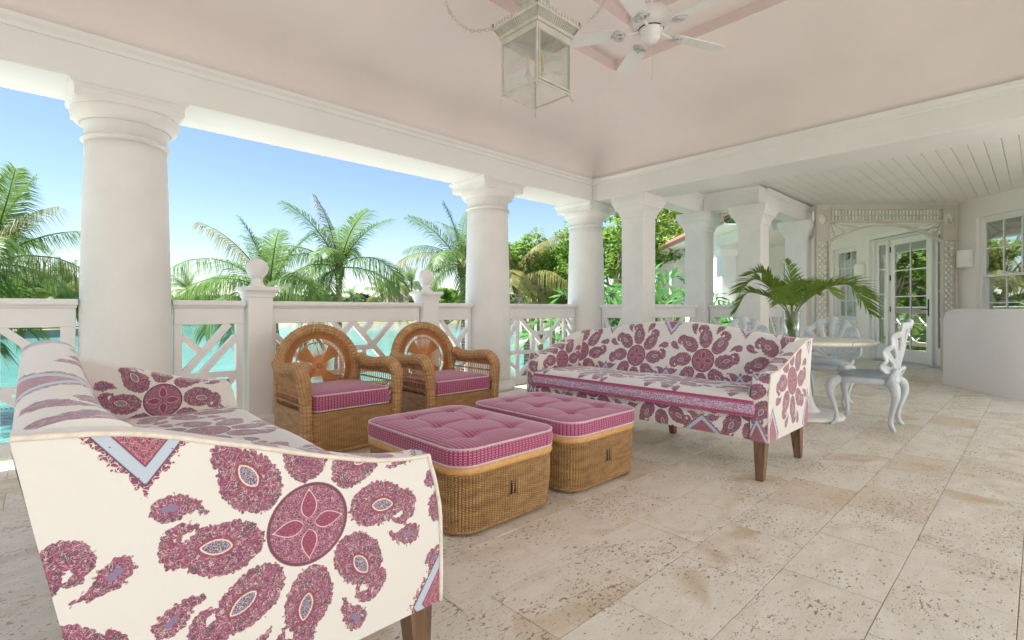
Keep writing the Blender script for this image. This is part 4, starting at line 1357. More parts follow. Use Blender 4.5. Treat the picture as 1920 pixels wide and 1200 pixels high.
# ------------------------------------------------------------------ wicker and its cushions
def wicker(name, pu, pv, c_hi, c_lo, c_gap, strength=.7, axis_noise=(1, 1)):
    """woven cane: uprights pu apart, strands pv apart, passing over and under"""
    t = NT(name)
    s = t.xyz(t.uv())
    u = t.math('DIVIDE', s[0], pu); v = t.math('DIVIDE', s[1], pv)
    odd = t.math('MULTIPLY', t.math('MODULO', t.math('ABSOLUTE', t.math('FLOOR', u)), 2), .5)
    wob = t.math('MULTIPLY', t.math('SUBTRACT', t.noise(t.uv(), 30, 2), .5), .35)
    hu = t.math('ABSOLUTE', t.math('SINE', t.math('MULTIPLY', u, PI)))
    hv = t.math('ABSOLUTE', t.math('SINE', t.math('MULTIPLY', t.math('ADD', t.math('ADD', v, odd), wob), PI)))
    h = t.math('MULTIPLY', t.math('POWER', hu, .6), t.math('POWER', hv, .7))
    n = t.noise(t.comb(t.math('MULTIPLY', s[0], 9), t.math('MULTIPLY', s[1], 34)), 1, 3)
    c = t.mix(t.ramp(n, .32, .7), c_lo, c_hi)
    c = t.mix(t.ramp(h, .32, .08), c, c_gap)  # shade in the gaps between strands, put into the colour
    c = t.mix(t.math('MULTIPLY', t.ramp(t.noise(t.uv(), 6, 3), .45, .75), .35), c, c_lo)
    return t.done(t.bsdf(c, .5, t.bump(h, strength, .006)))
HI, LO, GP_ = srgb(196, 158, 106), srgb(150, 112, 68), srgb(52, 34, 20)
M['weave'] = wicker('wicker_weave', .016, .0105, HI, LO, GP_)
M['weave_chair'] = wicker('wicker_weave_orange', .0125, .007, srgb(214, 170, 116), srgb(176, 128, 80), srgb(78, 52, 30))
M['roll'] = wicker('wicker_roll', .022, .0065, srgb(224, 182, 130), srgb(188, 140, 90), srgb(112, 76, 46), .6)
M['rattan'] = wicker('wrapped_rattan', .2, .006, srgb(226, 182, 118), srgb(206, 156, 92), srgb(150, 104, 60), .25)
M['strand'] = paint('cane_strand', srgb(198, 132, 72), .5, .18, 40, .1, 200)
M['strand_pale'] = paint('pale_cane_strand', srgb(206, 160, 104), .5, .15, 40, .1, 200)
def pink_cloth():
    t = NT('pink_block_print')
    s = t.xyz(t.uv())
    p = .021
    u = t.math('DIVIDE', s[0], p); fu = t.math('FRACT', u)
    cu = t.math('ABSOLUTE', t.math('SUBTRACT', fu, .5))
    v = t.math('DIVIDE', s[1], .011)
    ch = t.math('FRACT', t.math('ADD', v, t.math('MULTIPLY', cu, 1.5)))            # small chevrons between dark lines
    cm = t.math('MULTIPLY', t.ramp(t.math('ABSOLUTE', t.math('SUBTRACT', ch, .5)), .20, .12), t.ramp(cu, .36, .30))
    c = t.mix(cm, t.mix(t.ramp(t.noise(t.uv(), 140, 2), .4, .6), srgb(136, 36, 84), srgb(166, 62, 110)), srgb(226, 160, 186))
    c = t.mix(t.math('MULTIPLY', t.ramp(cu, .40, .47), .8), c, srgb(104, 36, 74))
    c = t.mix(t.math('MULTIPLY', t.ramp(t.vor(t.uv(), 260), .35, .2), .3), c, srgb(236, 186, 190))
    return t.done(t.bsdf(c, .8, t.bump(t.noise(t.uv(), 500, 2), .2, .002), Sheen_Weight=.5, Sheen_Roughness=.4, Sheen_Tint=(1, .86, .93)))
M['pinkcloth'] = pink_cloth()
M['cord'] = paint('striped_cord', srgb(222, 200, 204), .7, .2, 120, .3, 300)

def rrect(hx, hy, r, n=8, m=12):
    return rr(-hx, -hy, hx, hy, r, n, m)
def arc_len(pts):
    return np.r_[0, np.cumsum([math.dist(pts[i], pts[i + 1]) for i in range(len(pts) - 1)])]
def cushion(parent, hx, hy, z0, z1, rad, crown, buttons, name='cushion'):
    """box cushion with banded side, piping and optional tufting"""
    n = 70
    ring = rrect(hx, hy, rad, 10, 16)
    ang = [math.atan2(p[1], p[0]) for p in ring]
    b = MB()
    ks = np.linspace(0, 1, 46) ** .8
    rows = []; uvs = []
    for k in ks:
        row = []; uvr = []
        for p in ring + ring[:1]:
            x, y = p[0] * k, p[1] * k
            e = 1 - k
            zz = z1 + crown * (1 - k ** 5) ** .7
            for (bx_, by_) in buttons:
                d = math.hypot(x - bx_, y - by_)
                zz -= .022 * math.exp(-(d / .045) ** 1.4)
                if buttons:
                    zz -= .007 * math.exp(-((y - by_) / .018) ** 2) * math.exp(-((x - bx_) / .16) ** 4)
                    zz -= .004 * math.exp(-((x - bx_) / .018) ** 2) * math.exp(-((y - by_) / .14) ** 4)
            row.append((x, y, zz)); uvr.append((x, y))
        rows.append(row); uvs.append(uvr)
    b.grid(np.array(rows), np.array(uvs), flip=False)
    c = b.build(name, M['pinkcloth'], parent)
    b = MB()
    rg = ring + ring[:1]; al = arc_len(rg)
    rows = []; uvs = []
    for k in range(9):
        q = k / 8; o_ = .008 * math.sin(PI * q)
        rows.append([(p[0] * (1 + o_ / hx), p[1] * (1 + o_ / hy), z0 + (z1 - z0) * q) for p in rg]); uvs.append([(a_, (z1 - z0) * q) for a_ in al])
    b.grid(np.array(rows), np.array(uvs), flip=True)
    b.build('cushion_side', M['pinkcloth'], c)
    for z_ in (z0 + .003, z1):
        b = MB(); b.tube([(p[0] * 1.003, p[1] * 1.003, z_) for p in ring], .0055, 6, closed=True); b.build('piping', M['cord'], c)
    for (bx_, by_) in buttons:
        b = MB(); b.lathe([(.012, -.003), (.011, .001), (.006, .004), (.0005, .005)], 10, (bx_, by_, z1 + crown - .030)); b.build('button', M['pinkcloth'], c)
    return c

def make_ottoman():
    r = thing('ottoman', 'x', 'ottoman', group='wicker ottomans between the sofas')
    hx, hy, rad = .322, .425, .115
    ring = rrect(hx, hy, rad, 12, 16); rg = ring + ring[:1]; al = arc_len(rg)
    b = MB(); rows = []; uvs = []
    pu, pv_ = .016, .0105                      # the weave itself is raised, strand over stake
    tot_ = al[-1]; nst = round(tot_ / pu / 2) * 2; pu2 = tot_ / nst
    sv = np.linspace(0, tot_, nst * 4 + 1)
    px_ = np.interp(sv, al, [p[0] for p in rg]); py_ = np.interp(sv, al, [p[1] for p in rg])
    nl = np.hypot(px_, py_)
    rgw = np.random.default_rng(3); jit = rgw.normal(0, .12, nst + 1)
    for k in range(101):
        q = k / 100; z_ = .016 + .262 * q
        f = 1 - .035 * (1 - q) ** 2 + .006 * math.sin(PI * q) - (.03 * (1 - q / .08) ** 2 if q < .08 else 0)
        col = np.floor(sv / pu2 + 1e-6)
        hv = np.abs(np.sin(PI * (z_ / pv_ + .5 * (col % 2) + jit[np.minimum(col, nst).astype(int)]))) ** .7
        hu = np.abs(np.sin(PI * sv / pu2)) ** .6
        dr__ = .0045 * hu * hv
        rows.append(np.stack([px_ * (f + dr__ / nl), py_ * (f + dr__ / nl), np.full_like(sv, z_)], -1)); uvs.append(np.stack([sv / pu2 * pu, np.full_like(sv, z_)], -1))
    b.grid(np.array(rows), np.array(uvs), flip=True, smooth=True)
    bk = b.build('basket', M['weave'], r, fix=False)
    b = MB()
    b.add([(p[0] * .93, p[1] * .93, .018) for p in ring], [tuple(range(len(ring)))[::-1]]); b.build('basket_floor', M['weave'], bk)
    b = MB(); b.tube([(p[0] * .953, p[1] * .955, .022) for p in ring], .012, 8, closed=True); b.build('foot_rim', M['weave'], r)
    b = MB(); rows = []; uvs = []
    for k in range(9):
        a = -PI / 2 + PI * k / 8
        o_ = .012 * math.cos(a); z_ = .295 + .021 * math.sin(a)
        rows.append([(p[0] * (1 + o_ / hx), p[1] * (1 + o_ / hy), z_) for p in rg]); uvs.append([(z_ * 5, a_) for a_ in al])
    b.grid(np.array(rows), np.array(uvs), flip=True)
    b.build('rattan_rim', M['rattan'], r)
    b = MB(); b.add([(p[0], p[1], .31) for p in ring], [tuple(range(len(ring)))]); b.build('lid', M['weave'], r)
    cushion(r, hx + .004, hy + .004, .3145, .392, .105, .022, [(x, y) for x in (-.135, .135) for y in (-.26, 0, .26)])
    for (cx, cy, ax) in ((0, -1, 0), (0, 1, 0), (-1, 0, 1), (1, 0, 1)):
        px, py = cx * (hx * .994), cy * (hy * .996)
        b = MB()
        for k in (-1, 1):
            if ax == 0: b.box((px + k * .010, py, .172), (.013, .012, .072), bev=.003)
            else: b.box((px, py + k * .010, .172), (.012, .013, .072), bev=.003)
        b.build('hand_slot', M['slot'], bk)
        b = MB()
        if ax == 0:
            b.tube([(px - .026, py - cy * -.004, .13), (px - .026, py + cy * .004, .215)], .005, 6); b.tube([(px + .026, py + cy * .004, .13), (px + .026, py + cy * .004, .215)], .005, 6)
        else:
            b.tube([(px + cx * .004, py - .026, .13), (px + cx * .004, py - .026, .215)], .005, 6); b.tube([(px + cx * .004, py + .026, .13), (px + cx * .004, py + .026, .215)], .005, 6)
        b.build('slot_trim', M['weave'], bk)
    for sx in (-1, 1):
        for sy in (-1, 1):
            b = MB(); b.lathe([(.018, 0), (.02, .004), (.02, .016)], 12, (sx * .22, sy * .33, 0)); b.build('glide', M['black'], r)
    return r
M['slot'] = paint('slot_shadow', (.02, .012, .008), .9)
ot = make_ottoman()
ot.location = (1.620, 2.125, 0)
tag(ot, 'wicker ottoman with tufted pink cushion beside the nearer sofa')
again(ot, 'wicker ottoman with tufted pink cushion in front of the farther sofa', (2.372, 2.125, 0), 0, 'wicker ottomans between the sofas')

def make_armchair():
    r = thing('wicker_armchair', 'x', 'armchair', group='wicker armchairs by the railing')
    # woven skirt
    ring = rrect(.325, .325, .05, 6, 10); rg = ring + ring[:1]; al = arc_len(rg)
    b = MB(); rows = []; uvs = []
    for k in range(10):
        q = k / 9; z_ = .012 + .285 * q
        rows.append([(p[0] * (1 - .02 * (1 - q)), p[1] * (1 - .02 * (1 - q)) - .02, z_) for p in rg]); uvs.append([(a_, z_) for a_ in al])
    b.grid(np.array(rows), np.array(uvs), flip=True)
    b.build('skirt', M['weave_chair'], r)
    b = MB(); b.tube([(p[0] * .99, p[1] * .99 - .02, .014) for p in ring], .013, 8, closed=True); b.build('foot_rim', M['roll'], r)
    b = MB(); b.add([(p[0], p[1] - .02, .292) for p in ring], [tuple(range(len(ring)))]); b.build('seat', M['weave_chair'], r)
    cu = cushion(r, .288, .29, .302, .412, .04, .022, [], 'seat_cushion')
    for o_ in [cu]:
        o_.location.y = -.045
    # arms: a fat plaited roll down the front post, over the front and back to the hoop
    rib = lambda s, a: 1 + .20 * abs(math.sin(PI * (s / .027 + a / (2 * PI)))) ** .8 + .02 * math.sin(a * 7)
    for sx in (-1, 1):
        path = spline([(sx * .332, -.318, .0), (sx * .336, -.322, .20), (sx * .345, -.328, .40), (sx * .352, -.322, .50), (sx * .352, -.285, .560), (sx * .350, -.215, .588), (sx * .348, -.10, .580), (sx * .345, .05, .566), (sx * .340, .17, .575), (sx * .330, .245, .60)], 330)
        rad = []
        for p in path:
            t = min(1, max(0, (p[2] - .36) / .16)); rad.append((.036 + .005 * t) if p[1] < -.2 else .040)
        b = MB(); b.tube(path, rad, 14, rib=rib)
        arm = b.build('arm', M['roll'], r)
        # open side: uprights with a few woven bands
        b = MB()
        for k in range(17):
            y = -.27 + .50 * k / 16
            b.tube([(sx * .326, y, .25), (sx * .338, y, .56)], .0038, 5)
        b.build('side_rods', M['strand_pale'], r)
        for z0_, z1_ in ((.02, .30), (.335, .347), (.39, .402), (.445, .457), (.50, .58)):
            b = MB(); n = 14
            rows = [[(sx * (.331 + .010 * (z_ / .58) + (.004 if z0_ > .32 else .0) * (1 if k % 2 else -1) * 0), -.285 + .535 * k / n, z_) for k in range(n + 1)] for z_ in np.linspace(z0_, z1_, 4)]
            uvs = [[(-.285 + .535 * k / n, z_) for k in range(n + 1)] for z_ in np.linspace(z0_, z1_, 4)]
            b.grid(np.array(rows), np.array(uvs)); 
            rows2 = [[(p[0] + sx * .008, p[1], p[2]) for p in row] for row in rows]
            b.grid(np.array(rows2), np.array(uvs))
            b.build('woven_band', M['weave_chair'], r)
        b = MB(); b.tube([(sx * .325, .275, .0), (sx * .328, .262, .30), (sx * .335, .285, .58)], .017, 8); b.build('rear_post', M['roll'], r)
    # round back, leaning
    lean = .20
    def bk(x, z, dy=0.0):                      # a point of the leaning back plane
        return (x, .225 + (z - .30) * lean + dy, z)
    zc, R0 = .548, .295
    path = [bk((R0 + .010) * math.cos(a), zc + R0 * math.sin(a)) for a in np.linspace(-.62, PI + .62, 330)]
    b = MB(); b.tube(path, .036, 14, rib=rib); hoop = b.build('hoop', M['roll'], r)
    def annulus(b, r0, r1, a0, a1, n, m=5, dy=0.0):
        rows = []; uvs = []
        for i in range(n + 1):
            a = a0 + (a1 - a0) * i / n
            rows.append([bk((r0 + (r1 - r0) * k / m) * math.cos(a), zc + (r0 + (r1 - r0) * k / m) * math.sin(a), dy) for k in range(m + 1)])
            uvs.append([((r0 + (r1 - r0) * k / m), a * .27) for k in range(m + 1)])
        b.grid(np.array(rows), np.array(uvs))
    A0, A1 = -.75, PI + .75
    b = MB(); annulus(b, .220, .278, A0, A1, 90, 5, -.004); annulus(b, .220, .278, A0, A1, 90, 5, .006); b.build('woven_ring', M['weave_radial'], r)
    b = MB()
    for i in range(110):
        a = A0 + (A1 - A0) * (i + .5) / 110
        b.tube([bk(.216 * math.cos(a), zc + .216 * math.sin(a), -.007), bk(.282 * math.cos(a), zc + .282 * math.sin(a), -.009)], .0028, 4, smooth=False)
    b.build('ring_spokes', M['strand'], r)
    b = MB()
    NL = 44
    for i in range(NL):                        # crossed lacing in the open ring
        a = 2 * PI * i / NL
        for sg in (-1, 1):
            a2 = a + sg * .14
            b.tube([bk(.184 * math.cos(a), zc + .184 * math.sin(a)), bk(.219 * math.cos(a2), zc + .219 * math.sin(a2))], .0017, 4, smooth=False)
    b.build('lacing', M['strand'], r)
    for rr_ in (.184, .219):
        b = MB(); b.tube([bk(rr_ * math.cos(a), zc + rr_ * math.sin(a)) for a in np.linspace(0, 2 * PI, 60, endpoint=False)], .005, 6, closed=True); b.build('ring_cane', M['strand'], r)
    b = MB()
    for i in range(84):
        a = 2 * PI * i / 84
        b.tube([bk(.008 * math.cos(a), zc + .008 * math.sin(a)), bk(.184 * math.cos(a), zc + .184 * math.sin(a))], .0027, 4, smooth=False)
    b.build('medallion_spokes', M['strand'], r)
    for a0, a1 in ((.45, 1.05), (2.1, 2.8), (3.55, 4.05), (4.9, 5.7)):
        b = MB(); annulus(b, .01, .182, a0, a1, 16, 6, -.0015); annulus(b, .01, .182, a0, a1, 16, 6, .0015); b.build('medallion_wedge', M['weave_radial'], r)
    b = MB(); annulus(b, .003, .024, 0, 2 * PI, 40, 3, -.004); b.build('medallion_hub', M['weave_radial'], r)
    b = MB()                                   # closed lower back behind the cushion
    rows = [[bk(x, z_, .012) for x in np.linspace(-.30, .30, 13)] for z_ in np.linspace(.02, .36, 6)]
    uvs = [[(x, z_) for x in np.linspace(-.30, .30, 13)] for z_ in np.linspace(.02, .36, 6)]
    b.grid(np.array(rows), np.array(uvs)); b.build('lower_back', M['weave_chair'], r)
    return r
M['weave_radial'] = wicker('wicker_weave_radial', .007, .0055, srgb(206, 148, 88), srgb(170, 112, 62), srgb(90, 54, 28), .5)
ch = make_armchair()
ch.location = (1.645, 3.70, 0)
tag(ch, 'wicker armchair with round back close to the nearer sofa')
again(ch, 'wicker armchair with round back beside the slender round column', (2.625, 3.68, 0), 0, 'wicker armchairs by the railing')
# ------------------------------------------------------------------ stone table, shell chairs, vase of fronds
def stone():
    t = NT('table_stone')
    p = t.obj()
    c = t.mix(t.ramp(t.noise(p, 9, 4, .6, .6), .35, .7), srgb(222, 220, 212), srgb(238, 236, 230))
    sp = t.ramp(t.noise(p, 70, 2), .64, .70)
    return t.done(t.bsdf(t.mix(t.math('MULTIPLY', sp, .5), c, srgb(140, 122, 98)), .35, t.bump(t.noise(p, 60, 3), .1, .003)))
M['table'] = stone()
M['pale_blue'] = paint('weathered_blue_grey_paint', srgb(198, 206, 211), .42, .08, 9, .12, 40)
M['blue_cloth'] = paint('blue_grey_seat_cloth', srgb(158, 174, 182), .8, .07, 14, .25, 300, Sheen_Weight=.3)
tb_ = thing('round_table', 'round stone topped pedestal table behind the farther sofa', 'table', (5.22, 1.53, 0))
b = MB(); b.lathe([(.0, .682), (.52, .682), (.565, .690), (.578, .700), (.580, .712), (.574, .720), (.0, .722)], 96, cap=False); top_ = b.build('table_top', M['table'], tb_)
for k in range(10):
    a = 2 * PI * k / 10 + .31
    b = MB(); b.box((.5795 * math.cos(a), .5795 * math.sin(a), .7055), (.002, .004, .026), rz=a); b.build('edge_joint', M['leg'], top_)
b = MB(); b.lathe([(.075, .682), (.16, .675), (.165, .66), (.07, .62), (.052, .55), (.055, .35), (.07, .2), (.10, .10), (.13, .07), (.14, .052)], 40); b.build('pedestal', M['white'], tb_)
b = MB(); b.lathe([(.0005, .0), (.30, .0), (.325, .006), (.332, .022), (.325, .038), (.30, .048), (.145, .054), (.0005, .054)], 64, cap=False); b.build('table_base', M['white'], tb_)

def make_shell_chair():
    r = thing('shell_chair', 'x', 'chair', group='shell back chairs round the stone table')
    # seat frame and cushion; the chair faces -y
    def seat_ring(f=1.0, n=48):
        out = []
        for i in range(n):
            a = 2 * PI * i / n
            c_, s_ = math.cos(a), math.sin(a)
            x = .225 * abs(c_) ** .72 * (1 if c_ >= 0 else -1); y = .215 * abs(s_) ** .72 * (1 if s_ >= 0 else -1)
            out.append((x * f * (1 - .10 * (y / .215 + 1) / 2), y * f))
        return out
    R1 = seat_ring()
    b = MB()
    rows = [[(x * f, y * f, z_) for x, y in R1] for f, z_ in ((.94, .372), (1.0, .378), (1.02, .40), (1.0, .424), (.95, .430))]
    b.grid(np.array(rows).transpose(1, 0, 2), smooth=True, closed_u=True); fr = b.build('seat_frame', M['pale_blue'], r)
    b = MB()
    rows = [[(x * k, y * k, .426 + .052 * (1 - k ** 2.6) ** .6) for x, y in R1] for k in (.985, .97, .94, .88, .78, .64, .46, .26, .08, .002)]
    b.grid(np.array(rows).transpose(1, 0, 2), smooth=True, closed_u=True); b.build('seat_cushion', M['blue_cloth'], r)
    for sx in (-1, 1):
        for sy, nm in ((-1, 'front'), (1, 'rear')):
            x0, y0 = sx * (.19 if sy < 0 else .16), sy * .185
            ox, oy = sx * .035, sy * .035
            path = spline([(x0 * .92, y0 * .92, .415), (x0 + ox * .9, y0 + oy * .9, .36), (x0 + ox * 1.2, y0 + oy * 1.2, .30), (x0 + ox * .5, y0 + oy * .5, .18), (x0 + ox * .05, y0 + oy * .05, .08), (x0 + ox * .3, y0 + oy * .3, .035), (x0 + ox * 1.1, y0 + oy * 1.1, .008)], 26)
            rad = [.030, .036, .040, .042, .041, .039, .036, .033, .030, .028, .026, .024, .0225, .021, .020, .019, .018, .017, .017, .017, .018, .019, .020, .019, .015, .008]
            b = MB(); b.tube(path, rad, 12, rib=lambda s, a: 1 + .07 * math.cos(a * 5)); lg = b.build('leg', M['pale_blue'], r)
            b = MB(); b.lathe([(.0005, -.012), (.022, -.010), (.030, 0), (.024, .010), (.012, .013), (.0005, .014)], 16); v_ = b.v
            b.v = [(x0 + ox * 1.15 + sx * z * .8 * 0 + p[0] if False else x0 + ox * .9 + sx * (p[2] + .026), y0 + oy * .9 + p[0], .352 + p[1]) for p in v_ for z in (0,)]
            b.build('knee_scroll', M['pale_blue'], lg)
    # scallop shell back: fluted blades joined by a scalloped rim, slits between
    nb_ = 9; pitch = RAD(19.5); tot = nb_ * pitch
    nth, nr = nb_ * 12, 26
    def pt(th, q, off=0.0):
        k = (th / pitch + nb_ / 2)
        fr_ = k - math.floor(k)
        scal = 1 - .050 * (abs(fr_ - .5) * 2) ** 2.2
        R_ = (.455 - .165 * (abs(th) / (tot / 2)) ** 1.7) * scal
        rr_ = .045 + (R_ - .045) * q
        x = rr_ * math.sin(th) * .92; zz = rr_ * math.cos(th)
        y = .205 + .16 * zz - .055 * (abs(x) / .25) ** 2 * 1.0 + .10 * (zz ** 2) + .012 * math.cos(2 * PI * (fr_ - .5)) * -q
        return (x, y + off, .468 + zz)
    b = MB()
    idx = {}
    vs = []; fs = []
    for i in range(nth + 1):
        for j in range(nr + 1):
            idx[(i, j)] = len(vs); vs.append(pt(-tot / 2 + tot * i / nth + 1e-6, j / nr))
    for i in range(nth):
        kk = (i + .5) / 12; g = abs((kk % 1) - 0)
        near_gap = min(kk % 1, 1 - kk % 1) < .21 and .4 < kk < nb_ - .4
        for j in range(nr):
            q = (j + .5) / nr
            if near_gap and .50 < q < .86: continue
            fs.append((idx[(i, j)], idx[(i + 1, j)], idx[(i + 1, j + 1)], idx[(i, j + 1)]))
    b.add(vs, fs, smooth=True)
    sh = b.build('shell_back', M['pale_blue'], r)
    md = sh.modifiers.new('thick', 'SOLIDIFY'); md.thickness = .018; md.offset = 0
    b = MB()
    for sx in (-1, 1):
        b.tube(spline([(sx * .17, .17, .40), (sx * .20, .20, .45), (sx * .17, .225, .50), (sx * .09, .215, .49), (sx * .04, .205, .465)], 24), [.02] * 6 + [.018] * 8 + [.014] * 10, 10)
    b.box((0, .2, .45), (.12, .03, .08), bev=.012)
    b.build('back_bracket', M['pale_blue'], r)
    return r
sc_ = make_shell_chair()
GS = 'shell back chairs round the stone table'
def face(root_or_none, x, y, label, turn=0.0):
    a = math.atan2(1.53 - y, 5.22 - x) + PI / 2 + turn
    if root_or_none:
        sc_.location = (x, y, 0); sc_.rotation_euler = (0, 0, a); tag(sc_, label); return sc_
    return again(sc_, label, (x, y, 0), a, GS)
face(1, 5.225, 1.03, 'pale blue shell back chair seen from the side in the open')
face(None, 6.05, 1.56, 'pale blue shell back chair across the table from the sofa')
face(None, 5.72, 2.13, 'pale blue shell back chair behind the sofa, left of the vase')
face(None, 4.80, 2.36, 'pale blue shell back chair with only its tip above the sofa back')

def leaf_mat(name, c1, c2, rough=.45, trans=.35):
    t = NT(name)
    r = t.n('ShaderNodeObjectInfo').outputs['Random']
    c = t.mix(t.ramp(t.noise(t.geo(), 5.5, 3), .3, .7), c1, c2)
    c = t.mix(t.math('MULTIPLY', r, .35), c, tuple(min(1, x * 1.35) for x in c2))
    p = t.bsdf(c, rough, None, Specular_IOR_Level=.2)
    tl = t.n('ShaderNodeBsdfTranslucent'); t.put(tl.inputs[0], t.mix(.5, c, tuple(min(1, x * 1.9) for x in c2)))
    mx = t.n('ShaderNodeMixShader'); mx.inputs[0].default_value = trans
    t.t.links.new(p, mx.inputs[1]); t.t.links.new(tl.outputs[0], mx.inputs[2])
    return t.done(mx.outputs[0])
M['frond'] = leaf_mat('areca_frond', (.09, .17, .025), (.17, .26, .045))
def frond_into(b, path, leaf_len, n, width, rach=.006, droop=.25, v_ang=.5, seed=0, start=.12, bare=0.0, sweep=.75, wind=None):
    """pinnate leaf: a rachis along path with n pairs of narrow leaflets"""
    rg_ = random.Random(seed)
    P = [Vector(p) for p in spline(path, 40)]
    m = len(P)
    b.tube(P, [rach * (1 - .8 * i / (m - 1)) for i in range(m)], 5)
    W_ = Vector(wind) if wind else None
    for i in range(n):
        t = start + (1 - start) * (i + .5) / n
        f = t * (m - 1); k = min(int(f), m - 2)
        c = P[k].lerp(P[k + 1], f - k)
        d = (P[k + 1] - P[k]).normalized()
        side = d.cross(Vector((0, 0, 1)))
        side = side.normalized() if side.length > .05 else Vector((1, 0, 0))
        up = side.cross(d)
        L = leaf_len * (math.sin(PI * (.12 + .80 * t)) ** .7) * rg_.uniform(.85, 1.12)
        for sg in (-1, 1):
            if rg_.random() < bare: continue
            o = (side * sg * math.cos(v_ang) + up * math.sin(v_ang) * rg_.uniform(.6, 1.2)).normalized()
            sw = sweep * (.6 + .8 * t)
            o = (o + d * sw).normalized()
            o = (o + Vector((rg_.uniform(-.1, .1), rg_.uniform(-.1, .1), rg_.uniform(-.1, .1)))).normalized()
            if W_: o = (o + W_ * (.4 + .6 * t)).normalized()
            wv = d.cross(o).cross(o)
            wv = wv.normalized() * width * rg_.uniform(.8, 1.15) if wv.length > 1e-4 else side * width
            p1 = c + o * L * .5 + Vector((0, 0, -droop * L * .22)); p2 = c + o * L * (.94) + Vector((0, 0, -droop * L * .95))
            b.add([c - wv * .35, c + wv * .35, p1 + wv * .5, p1 - wv * .5, p2], [(0, 1, 2, 3), (3, 2, 4)])
vs_ = thing('vase', 'clear glass vase of green palm fronds on the stone table', 'vase', (5.17, 1.615, .722))
b = MB(); b.lathe([(.0005, .002), (.062, .002), (.066, .008), (.070, .10), (.078, .25), (.082, .255), (.0785, .26), (.075, .255), (.067, .10), (.063, .014), (.0005, .012)], 40, cap=False)
b.build('vase_glass', M['lantern_glass'], vs_)
M['stem'] = paint('green_stem', (.16, .26, .04), .5, .2, 30)
b = MB()
for k in range(16):
    a = k * 2.4; r0, r1 = .018 + .025 * ((k * 7) % 5) / 5, .03 + .035 * ((k * 3) % 5) / 5
    b.tube([(r0 * math.cos(a + 2), r0 * math.sin(a + 2), .018), (r1 * math.cos(a), r1 * math.sin(a), .26)], .0055, 6)
b.build('stems', M['stem'], vs_)
# a frond is listed by where its tip goes, in the camera's right / towards / up directions
RT = Vector((math.sin(RAD(AZ)), -math.cos(RAD(AZ)), 0)); FW = Vector((math.cos(RAD(AZ)), math.sin(RAD(AZ)), 0))
def rfu(r_, f_, u_): return tuple(RT * r_ + FW * f_ + Vector((0, 0, u_)))
for k, (mid, tip, ll, n) in enumerate([((.30, .02, .33), (.86, .08, .10), .30, 34), ((-.22, -.05, .30), (-.62, -.12, .34), .26, 30), ((-.16, .05, .34), (-.46, .10, .52), .22, 26),
                                       ((.05, .1, .36), (.02, .16, .66), .20, 16), ((.20, -.12, .26), (.62, -.22, .26), .28, 28), ((.13, .18, .30), (.45, .36, .32), .24, 24),
                                       ((-.12, -.18, .24), (-.36, -.42, .22), .22, 22), ((-.2, .12, .22), (-.52, .2, .12), .22, 22), ((.08, -.16, .22), (.2, -.4, .26), .20, 20)]):
    mid = tuple(q * .92 for q in mid); tip = tuple(q * (.88 if tip[0] < 0 else .93) for q in tip)
    b = MB()
    base = rfu(mid[0] * .06, mid[1] * .06, .10)
    rim = rfu(mid[0] * .22, mid[1] * .22, .262)
    frond_into(b, [base, rim, rfu(mid[0], mid[1], .26 + mid[2] * .72), rfu((mid[0] + tip[0]) * .5 * 1.02, (mid[1] + tip[1]) * .5, .26 + (mid[2] * .75 + tip[2] * .3)), rfu(tip[0], tip[1], .26 + tip[2] - .12)], ll, n + 8, .019, .006, .2, .5, k, .30, 0, .8)
    b.build('frond', M['frond'], vs_, fix=False)
b = MB()
for k in range(26):                            # short leaves packed in the neck and the water
    a = k * 2.399; r0 = .012 + .045 * (k % 5) / 5
    p0 = Vector((r0 * math.cos(a), r0 * math.sin(a), .03 + .12 * (k % 7) / 7)); p2 = p0 + Vector((.02 * math.cos(a + 1), .02 * math.sin(a + 1), .11))
    w_ = Vector((-math.sin(a), math.cos(a), 0)) * .012
    b.add([p0 - w_ * .5, p0 + w_ * .5, p0.lerp(p2, .5) + w_, p0.lerp(p2, .5) - w_, p2], [(0, 1, 2, 3), (3, 2, 4)])
b.build('submerged_leaf', M['frond'], vs_, fix=False)
# ------------------------------------------------------------------ hanging lantern
M['lantern'] = paint('aged_cream_metal', srgb(206, 204, 194), .45, .10, 14, .08, 60)
M['candle'] = paint('candle_wax', srgb(226, 206, 150), .55, .06, 20)
ln = thing('lantern', 'square glazed hanging lantern in cream metal with two candles', 'lantern', (2.55, 2.44, 2.50))
W_, H_ = .168, .395
for sx in (-1, 1):
    for sy in (-1, 1):
        b = MB(); b.box((sx * W_, sy * W_, H_ / 2), (.013, .013, H_), bev=.002); po = b.build('corner_post', M['lantern'], ln)
        b = MB(); b.tube(spline([(sx * W_, sy * W_, .0), (sx * (W_ + .004), sy * (W_ + .004), -.025), (sx * (W_ + .016), sy * (W_ + .016), -.036), (sx * (W_ + .010), sy * (W_ + .010), -.058)], 10), [.006, .006, .006, .007, .008, .007, .006, .005, .004, .002], 6); b.build('foot', M['lantern'], po)
